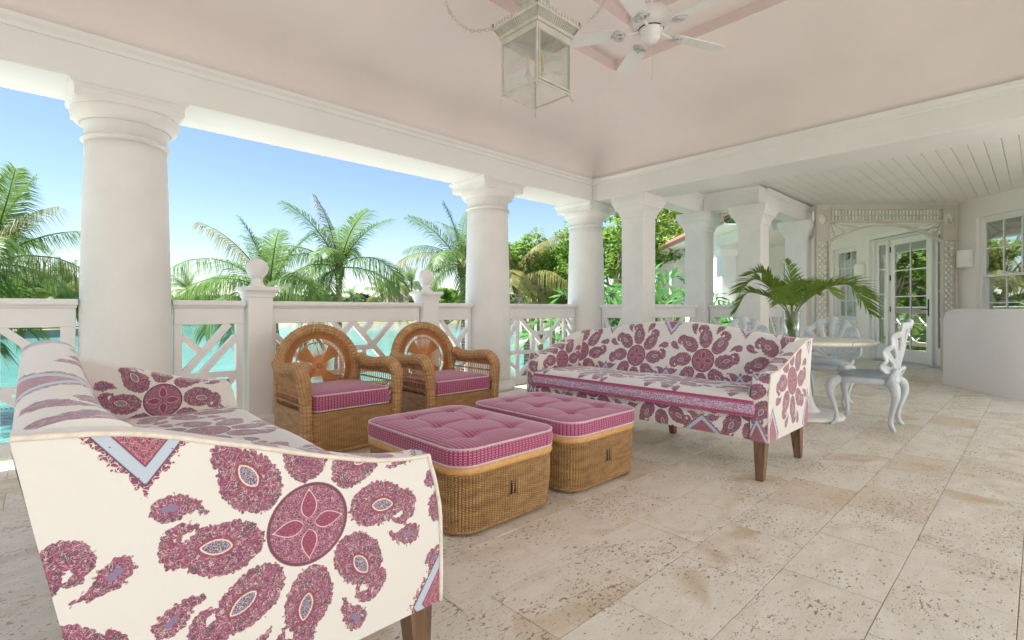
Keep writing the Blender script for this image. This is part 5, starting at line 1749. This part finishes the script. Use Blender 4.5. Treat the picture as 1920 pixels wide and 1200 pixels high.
for k in range(4):
    a = k * PI / 2; ca, sa = math.cos(a), math.sin(a)
    def pp(x, y, z): return (x * ca - y * sa, x * sa + y * ca, z)
    for z_, hh in ((.006, .012), (H_ - .02, .04)):
        b = MB(); b.bar(pp(-W_ + .008, -W_, z_), pp(W_ - .008, -W_, z_), .010, hh); b.build('frame_rail', M['lantern'], ln)
    g = MB(); g.add([pp(-W_ + .006, -W_ + .001, .012), pp(W_ - .006, -W_ + .001, .012), pp(W_ - .006, -W_ + .001, H_ - .04), pp(-W_ + .006, -W_ + .001, H_ - .04)], [(0, 1, 2, 3)])
    g.build('glass_pane', M['lantern_glass'], ln)
    if k == 0:
        for q in (((-W_ + .012, .022), (-W_ + .012, H_ - .045)), ((W_ - .012, .022), (W_ - .012, H_ - .045)), ((-W_ + .012, .022), (W_ - .012, .022)), ((-W_ + .012, H_ - .05), (W_ - .012, H_ - .05))):
            b = MB(); b.bar(pp(q[0][0], -W_ - .004, q[0][1]), pp(q[1][0], -W_ - .004, q[1][1]), .008, .020, up=pp(0, -1, 0)); b.build('door_frame', M['lantern'], ln)
    # pierced frieze and cresting
    n = 22
    b = MB()
    b.bar(pp(-W_ - .012, -W_ - .012, H_ + .012), pp(W_ + .012, -W_ - .012, H_ + .012), .014, .022)
    b.bar(pp(-W_ - .044, -W_ - .044, H_ + .075), pp(W_ + .044, -W_ - .044, H_ + .075), .014, .018)
    for i in range(n + 1):
        f = -1 + 2 * i / n
        b.bar(pp(f * (W_ + .012), -W_ - .012, H_ + .02), pp(f * (W_ + .044), -W_ - .044, H_ + .07), .0085, .006)
    b.build('pierced_frieze', M['lantern'], ln)
    b = MB()
    for i in range(15):
        f = -1 + 2 * i / 14; c_ = pp(f * (W_ + .046), -W_ - .046, H_ + .09)
        b.box((c_[0], c_[1], H_ + .092), (.012, .012, .018), rz=a, bev=.002); b.box((c_[0], c_[1], H_ + .107), (.006, .006, .016), rz=a)
    b.build('cresting', M['lantern'], ln)
b = MB(); square_lathe(b, [(W_ + .050, H_ + .084), (W_ + .045, H_ + .090), (.11, H_ + .19), (.085, H_ + .215), (.085, H_ + .225)]); b.build('roof', M['lantern'], ln)
b = MB(); b.lathe([(.075, H_ + .22), (.075, H_ + .26), (.095, H_ + .27), (.095, H_ + .285), (.06, H_ + .31), (.03, H_ + .345), (.012, H_ + .36), (.012, H_ + .40)], 24); b.build('vent_cap', M['lantern'], ln)
cl = MB(); cl.lathe([(.004, .06), (.010, .075), (.018, .085), (.010, .10), (.022, .12), (.014, .135), (.006, .15), (.005, H_ + .08)], 14); cl = cl.build('candle_stem', M['lantern'], ln)
for k in range(3):
    a = .55 + k * 2 * PI / 3
    dx, dy = math.cos(a), math.sin(a)
    b = MB(); b.tube(spline([(0, 0, .11), (dx * .025, dy * .025, .095), (dx * .055, dy * .055, .10), (dx * .06, dy * .06, .13)], 14), .0055, 8)
    b.lathe([(.004, .128), (.022, .134), (.026, .142), (.012, .146), (.012, .176)], 14, (dx * .06, dy * .06, 0)); arm_ = b.build('candle_arm', M['lantern'], cl)
    b = MB(); b.lathe([(.0115, .176), (.012, .20), (.011, .255), (.008, .262), (.004, .27), (.0005, .275)], 12, (dx * .06, dy * .06, 0)); b.build('candle', M['candle'], cl)
def chain(nm, pts, parent_label, loc):
    pass
def chain_mesh(pts, link=.034, wire=.0032):
    b = MB()
    P = [Vector(p) for p in spline(pts, 200)]
    s = [0]
    for i in range(1, len(P)): s.append(s[-1] + (P[i] - P[i - 1]).length)
    n = max(2, int(s[-1] / (link * .76)))
    for k in range(n):
        t = (k + .5) / n * s[-1]
        i = min(max(1, int(np.searchsorted(s, t))), len(P) - 1)
        c = P[i]; d = (P[min(i + 1, len(P) - 1)] - P[i - 1]).normalized()
        u = d.orthogonal().normalized()
        if k % 2: u = d.cross(u)
        lp = []
        for j in range(14):
            a = 2 * PI * j / 14
            lp.append(c + d * (math.cos(a) * link / 2) + u * (math.sin(a) * link * .29))
        b.tube(lp, wire, 5, closed=True)
    return b
L0 = ln.location
cz = H_ + .08
for lab, sx, sy, far in (('a', -1, 1, [(-.32, .30, cz - .02), (-.45, .40, cz + .10), (-.56, .46, .99)]), ('b', 1, -1, [(.30, -.28, cz + .09), (.40, -.36, cz + .30), (.47, -.44, .98)]),
                         ('c', 1, 1, [(.20, .24, cz + .12), (.15, .26, cz + .3), (.10, .28, 1.0)])):
    b = chain_mesh([(sx * (W_ + .05), sy * (W_ + .05), cz)] + far)
    b.build('stay_chain', M['lantern'], ln)
    b = MB(); b.lathe([(.006, -.012), (.012, -.008), (.007, 0), (.010, .006), (.004, .03), (.0005, .04)], 10, (sx * (W_ + .052), sy * (W_ + .052), cz)); b.build('corner_hook', M['lantern'], ln)
b = chain_mesh([(0, 0, H_ + .39), (0, 0, .80), (0, 0, 1.045)]); b.build('main_chain', M['lantern'], ln)

# ------------------------------------------------------------------ ceiling fan
M['fan'] = paint('fan_white', (.80, .80, .80), .3, .02, 5, .01)
M['fan_silver'] = paint('fan_antique_silver', (.60, .60, .60), .4, .2, 30, .1, 80)
fn = thing('ceiling_fan', 'white five bladed ceiling fan with pull chain', 'fan', (3.235, 1.945, 3.03))
b = MB(); b.lathe([(.0005, -.10), (.03, -.098), (.055, -.085), (.066, -.06), (.068, -.02), (.085, -.012), (.085, -.004), (.06, .0)], 36); b.build('switch_housing', M['fan'], fn)
b = MB(); b.lathe([(.075, .0), (.125, .006), (.15, .03), (.155, .06), (.145, .075), (.148, .085), (.135, .10), (.135, .11), (.11, .135), (.07, .155), (.03, .165)], 48); b.build('motor_housing', M['fan'], fn)
b = MB(); b.lathe([(.088, -.004), (.092, .0), (.088, .004)], 36); b.build('dark_ring', M['black'], fn)
b = MB(); b.lathe([(.013, .16), (.013, .44), (.06, .45), (.075, .50), (.075, .514)], 24); b.build('down_rod', M['fan'], fn)
for k in range(5):
    a = RAD(-21 + 72 * k)
    ca, sa = math.cos(a), math.sin(a)
    tilt = .21
    b = MB()
    outl = []
    for i in range(24):
        t = i / 23; x = .20 + .455 * t
        hw = .055 + .016 * t
        if t > .9: hw *= math.sqrt(max(0, 1 - ((t - .9) / .1) ** 2 * .55))
        if t < .08: hw *= .8 + 2.5 * t
        outl.append((x, hw))
    rows = []
    for off in (-.004, .004):
        rows.append([[(x, w * f, off) for x, w in outl] for f in (-1, -.5, 0, .5, 1)])
    def tw(p):
        x, y, z = p
        y2, z2 = y * math.cos(tilt) - z * math.sin(tilt), y * math.sin(tilt) + z * math.cos(tilt)
        return (x * ca - y2 * sa, x * sa + y2 * ca, z2 - .012)
    P0 = [[tw(p) for p in rw] for rw in rows[0]]; P1 = [[tw(p) for p in rw] for rw in rows[1]]
    b.grid(np.array(P0), smooth=False); b.grid(np.array(P1), smooth=False, flip=True)
    for rw in (0, -1):
        b.grid(np.array([P0[rw], P1[rw]]), smooth=False)
    b.grid(np.array([[r_[-1] for r_ in P0], [r_[-1] for r_ in P1]]), smooth=False)
    b.grid(np.array([[r_[0] for r_ in P0], [r_[0] for r_ in P1]]), smooth=False)
    bl = b.build('blade', M['fan'], fn)
    b = MB()
    b.tube([tw((x, 0, z)) for x, z in ((.06, .012), (.10, .004), (.15, -.008), (.19, -.008))], [.012, .011, .011, .012], 8)
    bl_iron = b.build('blade_iron', M['fan'], bl)
    b = MB()
    for rad_, zz in ((.045, -.010), (.032, -.012)):
        b.tube([tw((.225 + rad_ * math.cos(q) * .9, rad_ * math.sin(q) * 1.15, zz)) for q in np.linspace(0, 2 * PI, 24, endpoint=False)], .007, 6, closed=True)
    b.tube([tw((.19, 0, -.012)), tw((.285, 0, -.012))], .008, 6)
    b.build('blade_bracket', M['fan_silver'], bl)
b = MB(); b.tube([(.02, 0, -.095), (.02, 0, -.33)], .0022, 6); b.lathe([(.002, -.362), (.006, -.352), (.006, -.335), (.002, -.326)], 8, (.02, 0, 0)); b.build('pull_chain', M['lantern'], fn)
# ------------------------------------------------------------------ palms, trees and shrubs
M['palm_leaf'] = leaf_mat('coconut_frond', (.062, .125, .028), (.115, .185, .044), .45, .34)
M['palm_leaf_dry'] = leaf_mat('yellowing_frond', (.13, .14, .04), (.21, .20, .065), .5, .35)
M['bright_leaf'] = leaf_mat('bright_green_leaf', (.075, .15, .02), (.14, .23, .04), .45, .40)
M['dark_leaf'] = leaf_mat('dark_green_leaf', (.035, .07, .016), (.065, .11, .028), .45, .35)
M['cycad_leaf'] = leaf_mat('blade_leaf', (.04, .12, .03), (.07, .19, .045), .35, .3)
M['wood_leaf'] = leaf_mat('distant_wood_leaf', (.035, .055, .026), (.06, .08, .036), .7, .15)
M['far_leaf'] = leaf_mat('far_leaf', (.045, .075, .026), (.08, .11, .038), .6, .3)
def bark(name, c1, c2, sc):
    t = NT(name)
    o = t.obj(); z = t.xyz(o)[2]
    ring = t.math('SINE', t.math('ADD', t.math('MULTIPLY', z, sc), t.math('MULTIPLY', t.noise(o, 4, 3), 4)))
    c = t.mix(t.ramp(ring, -.6, .8), c1, c2)
    c = t.mix(t.ramp(t.noise(o, 12, 3), .5, .7), c, tuple(x * 1.3 for x in c2))
    return t.done(t.bsdf(c, .85, t.bump(t.math('ADD', ring, t.noise(o, 20, 3)), .6, .02)))
M['palm_trunk'] = bark('palm_trunk_bark', (.20, .165, .125), (.42, .37, .31), 70)
M['trunk'] = bark('tree_bark', (.17, .13, .10), (.34, .28, .22), 6)
FR = []                                        # frond meshes, by how steeply they leave the crown
for k, (el, L, dr_) in enumerate([(82, 2.3, .30), (66, 2.5, .55), (48, 2.6, .85), (30, 2.6, 1.05), (10, 2.5, 1.15), (-18, 2.3, 1.2), (70, 2.4, .7), (38, 2.6, 1.0)]):
    e_ = RAD(el); pts = []
    for i in range(7):
        t = i / 6
        ang = e_ - dr_ * 1.35 * t ** 1.5
        if i == 0: p = Vector((0.04, 0, 0))
        else: p = p + Vector((math.cos(ang), 0.06 * math.sin(k * 2.1) * t, math.sin(ang))) * (L / 6)
        pts.append(tuple(p))
    b = MB(); frond_into(b, pts, .88, 96, .019, .024, .85 if el < 60 else .45, .22, 40 + k, .10, .03, .75)
    FR.append(b.mesh('frond', M['palm_leaf'], False))
    b = MB(); frond_into(b, pts, .80, 84, .019, .024, 1.0, .10, 80 + k, .10, .06, .65)
    FR.append(b.mesh('frond', M['palm_leaf_dry'], False))
def palm(label, base, crown, scale, seed, nfr=18, dry=.2, wind=2.6, group='coconut palms by the water', trunk_r=.11, cat='palm tree'):
    """base, crown: points in the world; fronds are swept towards the compass angle wind"""
    rg_ = random.Random(seed)
    r = thing('palm_tree', label, cat, base, 0, group)
    h = Vector(crown) - Vector(base)
    path = spline([(0, 0, -.15), (h.x * .12, h.y * .12, h.z * .35), (h.x * .5, h.y * .5, h.z * .72), (h.x, h.y, h.z)], 40)
    rad = []
    for i in range(40):
        t = i / 39
        rad.append(trunk_r * (1.45 - .75 * min(1, t * 4) * .6 - .30 * t) * (1 + .05 * math.sin(i * 2.2)))
    b = MB(); b.tube(path, rad, 12); b.build('trunk', M['palm_trunk'], r)
    b = MB(); b.lathe([(trunk_r * .75, -.30), (trunk_r * 1.15, -.15), (trunk_r * 1.25, .0), (trunk_r * .8, .15), (.02, .28)], 12, tuple(h)); b.build('crown_shaft', M['palm_leaf_dry'], r)
    for k in range(nfr):
        a = k * 2.399 + rg_.uniform(-.25, .25)
        lev = k / nfr                          # inner fronds stand up, outer ones hang
        pick = [0, 6, 1, 7, 2, 3, 4, 5][min(7, int(lev * 8))] if nfr > 10 else [0, 1, 6, 7, 2, 3, 4, 4][min(7, int(lev * 8))]
        a = a + .45 * math.sin(wind - a)       # lean with the wind
        m = FR[pick * 2 + (1 if rg_.random() < dry * (lev + .3) else 0)]
        s = scale * rg_.uniform(.82, 1.1)
        sub('frond', m, r, tuple(h + Vector((0, 0, .06))), (rg_.uniform(-.25, .25), rg_.uniform(-.12, .12), a), (s, s, s))
    return r
def ray(px, d):                                # ground position d metres in front of the camera under an image column
    u = (px - 960) / 940
    return Vector((fwd[0] + u * fwd[1], fwd[1] - u * fwd[0], 0)) * d
def at(px, py, d):
    p = ray(px, d); p.z = 1 - d * (py - 580) / 940
    return p
def palm_at(label, px_c, py_c, d, scale, seed, px_b=None, **kw):
    c = at(px_c, py_c, d); g = ray(px_b if px_b is not None else px_c, d); g.z = kw.pop('gz', GZ)
    return palm(label, tuple(g), tuple(c), scale, seed, **kw)
palm_at('large coconut palm with long fronds left of the thick column', -25, 500, 11.5, .98, 1, -70, nfr=26, dry=.12)
palm_at('coconut palm spreading behind the first ball topped post', 505, 548, 13.2, .98, 2, 522, nfr=14, dry=.15)
palm_at('tall coconut palm with a ringed trunk above the armchairs', 636, 505, 14.0, .86, 3, 634, nfr=16, dry=.08)
palm_at('coconut palm partly behind the slender round column', 866, 500, 14.6, .80, 4, 872, nfr=16, dry=.25)
palm_at('yellowing coconut palm between the two round columns', 968, 532, 15.5, .80, 5, 990, nfr=15, dry=.8)
palm_at('young palm beside the corner column', 1035, 552, 19.0, .62, 6, 1036, nfr=16, dry=.5)
for k, (px, py, d, s) in enumerate([(30, 545, 62, 2.0), (75, 535, 66, 2.1), (118, 540, 70, 2.2), (-40, 540, 60, 2.0), (140, 552, 80, 2.0), (8, 560, 58, 1.4), (100, 560, 62, 1.4)]):
    palm_at('coconut palm in the grove across the water, left of the thick column', px, py, d, s, 20 + k, px + random.uniform(-8, 8), nfr=14, dry=.1, gz=-.8, group='palms on the far shore', trunk_r=.16)
for k, (px, py, d, s) in enumerate([(352, 545, 90, 2.2), (730, 545, 78, 1.4), (716, 552, 72, 1.2), (772, 532, 82, 1.5), (748, 538, 86, 1.4), (1020, 545, 70, 1.5), (582, 556, 190, 2.4), (545, 558, 200, 2.2), (660, 556, 190, 2.2), (610, 560, 190, 2)]):
    palm_at('tiny palm in the hazy woods on the horizon' if d > 150 else 'far palm near the brown roofed house' if 700 < px < 800 else 'far palm rising behind the dark dock' if px < 400 else 'far palm behind the yellowing coconut palm', px, py, d, s, 40 + k, px + random.uniform(-4, 4), nfr=12, dry=.1, gz=-.8, group='palms on the far shore', trunk_r=.16)

def leaf_cloud(b, blobs, n, size, seed, flat=.0):
    """n leaves spread over the shells of the given blobs (x, y, z, rx, ry, rz)"""
    rg_ = np.random.default_rng(seed)
    wts = np.array([q[3] * q[4] for q in blobs]); wts = wts / wts.sum()
    V = []; F = []
    which = rg_.choice(len(blobs), n, p=wts)
    dirs = rg_.normal(size=(n, 3)); dirs /= np.linalg.norm(dirs, axis=1)[:, None]
    rad = rg_.uniform(.35, 1.05, n) ** .5
    B_ = np.array(blobs)[which]
    C_ = B_[:, :3] + dirs * B_[:, 3:] * rad[:, None]
    U_ = rg_.normal(size=(n, 3)); U_[:, 2] *= .6; U_ /= np.linalg.norm(U_, axis=1)[:, None]
    N_ = dirs * .6 + np.array([0, 0, .7]) + rg_.normal(size=(n, 3)) * .45
    W__ = np.cross(N_, U_); W__ /= np.linalg.norm(W__, axis=1)[:, None]
    s = size * rg_.uniform(.6, 1.3, n)[:, None]
    p = np.stack([C_ - U_ * s, C_ + W__ * s * .42, C_ + U_ * s, C_ - W__ * s * .42], 1).reshape(-1, 3)
    b.add(p.tolist(), [(4 * i, 4 * i + 1, 4 * i + 2, 4 * i + 3) for i in range(n)])
def blobs_for(rg_, R_, n, squash=.75):
    out = []
    for k in range(n):
        a = rg_.uniform(0, 2 * PI); e_ = rg_.uniform(-.5, 1.1); q = rg_.uniform(.35, 1.0) * R_
        out.append((q * math.cos(a) * math.cos(e_), q * math.sin(a) * math.cos(e_), q * math.sin(e_) * squash, R_ * rg_.uniform(.16, .36), R_ * rg_.uniform(.16, .36), R_ * rg_.uniform(.10, .22)))
    return out
def tree(label, base, height, R_, mat, seed, n=9000, leaf=.10, group=None, lean=(0, 0), name='tree', nbl=34):
    rg_ = random.Random(seed)
    r = thing(name, label, 'tree' if name != 'shrub' else 'shrub', base, 0, group)
    top = Vector((lean[0], lean[1], height))
    b = MB()
    b.tube(spline([(0, 0, -.2), (top.x * .3, top.y * .3, height * .35), tuple(top * .8), tuple(top)], 24), [.045 * R_ * (1.5 - 1.1 * i / 23) + .02 for i in range(24)], 10)
    bl = blobs_for(rg_, R_, nbl)
    for q in bl[::2]:
        e_ = top + Vector(q[:3]); s_ = top * rg_.uniform(.55, .95)
        m_ = s_.lerp(e_, .5) + Vector((0, 0, .12 * R_ * rg_.uniform(-1, 1)))
        b.tube(spline([tuple(s_), tuple(m_), tuple(e_)], 8), [.020 * R_ * (1 - .8 * i / 7) + .006 for i in range(8)], 6)
    b.build('trunk', M['trunk'], r)
    b = MB(); leaf_cloud(b, [(q[0] + top.x, q[1] + top.y, q[2] + top.z, *q[3:]) for q in bl], n, leaf, seed)
    b.build('crown', M[mat], r, fix=False)
    return r
tree('bright green leafy tree behind the square pillars', tuple(at(1192, 580, 16.2) - Vector((0, 0, 2.1))), 4.3, 2.5, 'bright_leaf', 3, 9500, .085, lean=(.5, .3))
tree('tall green tree rising behind the red eave of the gallery wing', tuple(at(1275, 580, 26) - Vector((0, 0, 2.1))), 6.6, 3.2, 'bright_leaf', 15, 12000, .12)
tree('loose leafed tree right of the corner column', tuple(at(1130, 580, 16) - Vector((0, 0, 2.1))), 3.4, 2.2, 'bright_leaf', 5, 5500, .09, lean=(.2, -.4), nbl=26)
tree('dark leafy tree left of the corner column', tuple(at(1062, 580, 20) - Vector((0, 0, 2.1))), 2.7, 1.15, 'dark_leaf', 6, 3800, .10)
tree('rounded green shrub tree beside the slender column', tuple(at(835, 580, 24) - Vector((0, 0, 2.1))), 2.2, 1.35, 'bright_leaf', 8, 7000, .10)
tree('leafy garden tree in front of the gallery wing', (12.3, 11.6, GZ), 3.3, 1.9, 'bright_leaf', 12, 8000, .09)
tree('leafy garden tree farther along the gallery wing', (16.0, 15.6, GZ), 3.6, 2.2, 'bright_leaf', 13, 8000, .10)
def blade_plant(label, base, hgt, seed, nfr=11, mat='cycad_leaf', spread=.75, ll=.45, wid=.05, group='broad leaved garden palms beside the gallery'):
    r = thing('garden_palm', label, 'palm', base, 0, group)
    rg_ = random.Random(seed)
    b = MB(); b.lathe([(.10, -.1), (.12, .1), (.09, .45), (.03, .6)], 12); b.build('trunk', M['palm_trunk'], r)
    for k in range(nfr):
        a = k * 2.399 + rg_.uniform(-.2, .2); s = spread * (.35 + .9 * k / nfr); h = hgt * (1 - .30 * (k / nfr) ** 1.5) * rg_.uniform(.9, 1.05)
        ca, sa = math.cos(a), math.sin(a)
        b = MB()
        frond_into(b, [(0, 0, .35), (ca * s * .25, sa * s * .25, h * .5), (ca * s * .65, sa * s * .65, h * .86), (ca * s * 1.2, sa * s * 1.2, h * (.98 - .05 * k / nfr)), (ca * s * 1.75, sa * s * 1.75, h * (.92 - .22 * k / nfr))], ll, 22, wid, .016, .12, .5, seed * 50 + k, .25, 0, .75)
        b.build('frond', M[mat], r, fix=False)
    return r
blade_plant('dark upright garden palm beside the corner column railing', (6.75, 5.30, GZ), 2.65, 1)
blade_plant('broad bladed garden palm seen between two square pillars', (8.15, 5.05, GZ), 2.85, 2, 12, 'cycad_leaf', .95, .52, .065)
blade_plant('blue green garden palm at the step of the gallery', (9.55, 4.55, GZ), 2.55, 3, 13, 'cycad_leaf', .9, .5, .05)
blade_plant('garden palm in front of the gallery wing railing', (10.9, 5.6, GZ), 2.1, 4, 12, 'palm_leaf', .95, .5, .05)
blade_plant('garden palm farther down the gallery wing bed', (12.3, 7.0, GZ), 2.1, 5, 12, 'palm_leaf', .95, .5, .05)
blade_plant('low garden palm under the gallery railing', (8.9, 3.75, GZ), 1.6, 6, 12, 'cycad_leaf', .7, .4, .05)
sh_ = tree('low dense shrub under the gallery railing', (7.0, 4.6, GZ), .7, .75, 'dark_leaf', 21, 3000, .06, 'shrubs under the gallery railing', name='shrub')
for k, (x, y) in enumerate([(7.9, 4.2), (8.7, 3.6), (9.9, 3.9), (10.8, 4.7), (6.4, 4.75)]):
    again(sh_, 'low dense shrub under the gallery railing', (x, y, GZ), k * 1.3, 'shrubs under the gallery railing')
# trees and bushes of the far shores, each its own thing
ft = tree('x', (0, 0, -.8), 2.6, 3.2, 'far_leaf', 31, 2600, .34, 'trees on the far shore', nbl=30)
ft2 = tree('x', (0, 0, -.8), 1.6, 2.3, 'bright_leaf', 32, 2000, .26, 'bushes on the far shore', nbl=24)
FT = 'rounded tree in the belt of trees across the water'
FB = 'low bright bush near the far sea wall'
tag(ft, FT); tag(ft2, FB)
spots = []
for px in range(-60, 150, 22): spots.append((px, 66 + (px * 7) % 9, 0, 1.0))
for px in (335, 362, 395, 428, 452): spots.append((px, 95 + (px * 3) % 12, 1, 1.1))
for px in (690, 705, 745, 788, 812, 835): spots.append((px, 74 + (px * 3) % 12, px % 2, .75))
for px in (905, 930, 960, 985, 1010, 1040, 1075): spots.append((px, 66 + (px * 3) % 12, px % 2, .8))
first = {0: True, 1: True}
for px, d, kd, s in spots:
    p = ray(px, d); p.z = -.8
    src = ft2 if kd else ft
    s *= random.uniform(.85, 1.15)
    if first[kd]:
        src.location = p; tag(src, (FB if kd else FT) if px > 300 else 'rounded tree in the palm grove left of the thick column'); src.scale = (s, s, s); first[kd] = False
    else:
        again(src, (FB if kd else FT) if px > 300 else 'rounded tree in the palm grove left of the thick column', p, random.uniform(0, 6), 'bushes on the far shore' if kd else 'trees on the far shore', (s, s, s))
# the most distant woods read as one mass
b = MB()
bl = []
rg2 = random.Random(5)
for k in range(300):
    px = rg2.uniform(-250, 1500); d = rg2.uniform(205, 270)
    p = ray(px, d); bl.append((p.x, p.y, 2.2 + rg2.uniform(-1.5, 3.6), rg2.uniform(3.5, 7), rg2.uniform(3.5, 7), rg2.uniform(2.0, 3.6)))
leaf_cloud(b, bl, 60000, 1.5, 9)
tag(b.build('distant_woods', M['wood_leaf'], fix=False), 'hazy belt of woods on the horizon', 'woods', kind='stuff')

# ------------------------------------------------------------------ far houses, docks
def far_house(label, px, d, w_, dp, h, rz, roofm, z=-.75):
    p = ray(px, d)
    r = thing('far_house', label, 'house', (p.x, p.y, z), rz)
    b = MB(); b.box((0, 0, h / 2), (w_, dp, h)); b.build('wall', M['wall'], r)
    b = MB(); e = .6
    b.add([(-w_ / 2 - e, -dp / 2 - e, h), (w_ / 2 + e, -dp / 2 - e, h), (w_ / 2 + e, dp / 2 + e, h), (-w_ / 2 - e, dp / 2 + e, h), (-w_ / 2 + dp * .45, 0, h + dp * .33), (w_ / 2 - dp * .45, 0, h + dp * .33)],
          [(0, 1, 5, 4), (1, 2, 5), (2, 3, 4, 5), (3, 0, 4), (3, 2, 1, 0)]); b.build('roof', M[roofm], r)
    n = max(2, int(w_ / 2.4))
    for k in range(n):
        b = MB(); b.box((-w_ / 2 + w_ * (k + .5) / n, -dp / 2 - .02, h * .5), (1.0, .06, 1.5)); b.build('window', M['glass_dark'], r)
    return r
M['glass_dark'] = paint('far_window_glass', (.05, .06, .07), .1)
far_house('low far house with a brown hipped roof above the sea wall', 768, 88, 11, 8, 2.7, -.7, 'roof_brown') if False else None
M['roof_brown'] = paint('brown_shingle', (.16, .12, .10), .8, .2, 1.0, .3, 6)
far_house('low far house with a brown hipped roof above the sea wall', 762, 92, 10, 8, 2.6, -.75, 'roof_brown')
M['dock_wood'] = paint('dock_timber', (.16, .13, .10), .85, .2, 1.5, .3, 10)
def dock(label, px, d, L, rz, roof):
    p = ray(px, d)
    r = thing('dock', label, 'dock', (p.x, p.y, WZ), rz)
    for k in range(int(L / .6)):
        b = MB(); b.box((-L / 2 + .6 * (k + .5), 0, .72), (.57, 2.2, .08)); b.build('plank', M['dock_wood'], r)
    for k in range(int(L / 2.4) + 1):
        for sy in (-1, 1):
            b = MB(); b.tube([(-L / 2 + 2.4 * k, sy * 1.0, -.4), (-L / 2 + 2.4 * k, sy * 1.0, 1.2)], .13, 8); b.build('pile', M['dock_wood'], r)
    if roof:
        for sx in (-1, 1):
            for sy in (-1, 1):
                b = MB(); b.tube([(sx * L * .3, sy * .9, .7), (sx * L * .3, sy * .9, 2.6)], .1, 8); b.build('post', M['dock_wood'], r)
        b = MB(); q = L * .36
        b.add([(-q, -1.6, 2.6), (q, -1.6, 2.6), (q, 1.6, 2.6), (-q, 1.6, 2.6), (-q * .6, 0, 3.4), (q * .6, 0, 3.4)], [(0, 1, 5, 4), (1, 2, 5), (2, 3, 4, 5), (3, 0, 4), (3, 2, 1, 0)]); b.build('roof', M['roof_brown'], r)
dock('timber dock on piles across the water, left of the thick column', 30, 46, 8, .05, False)
dock('covered timber dock far across the water beside the grove', 96, 50, 9, .1, False)
dock('dark timber dock far off, seen through the narrow panel', 378, 86, 14, -.55, False)
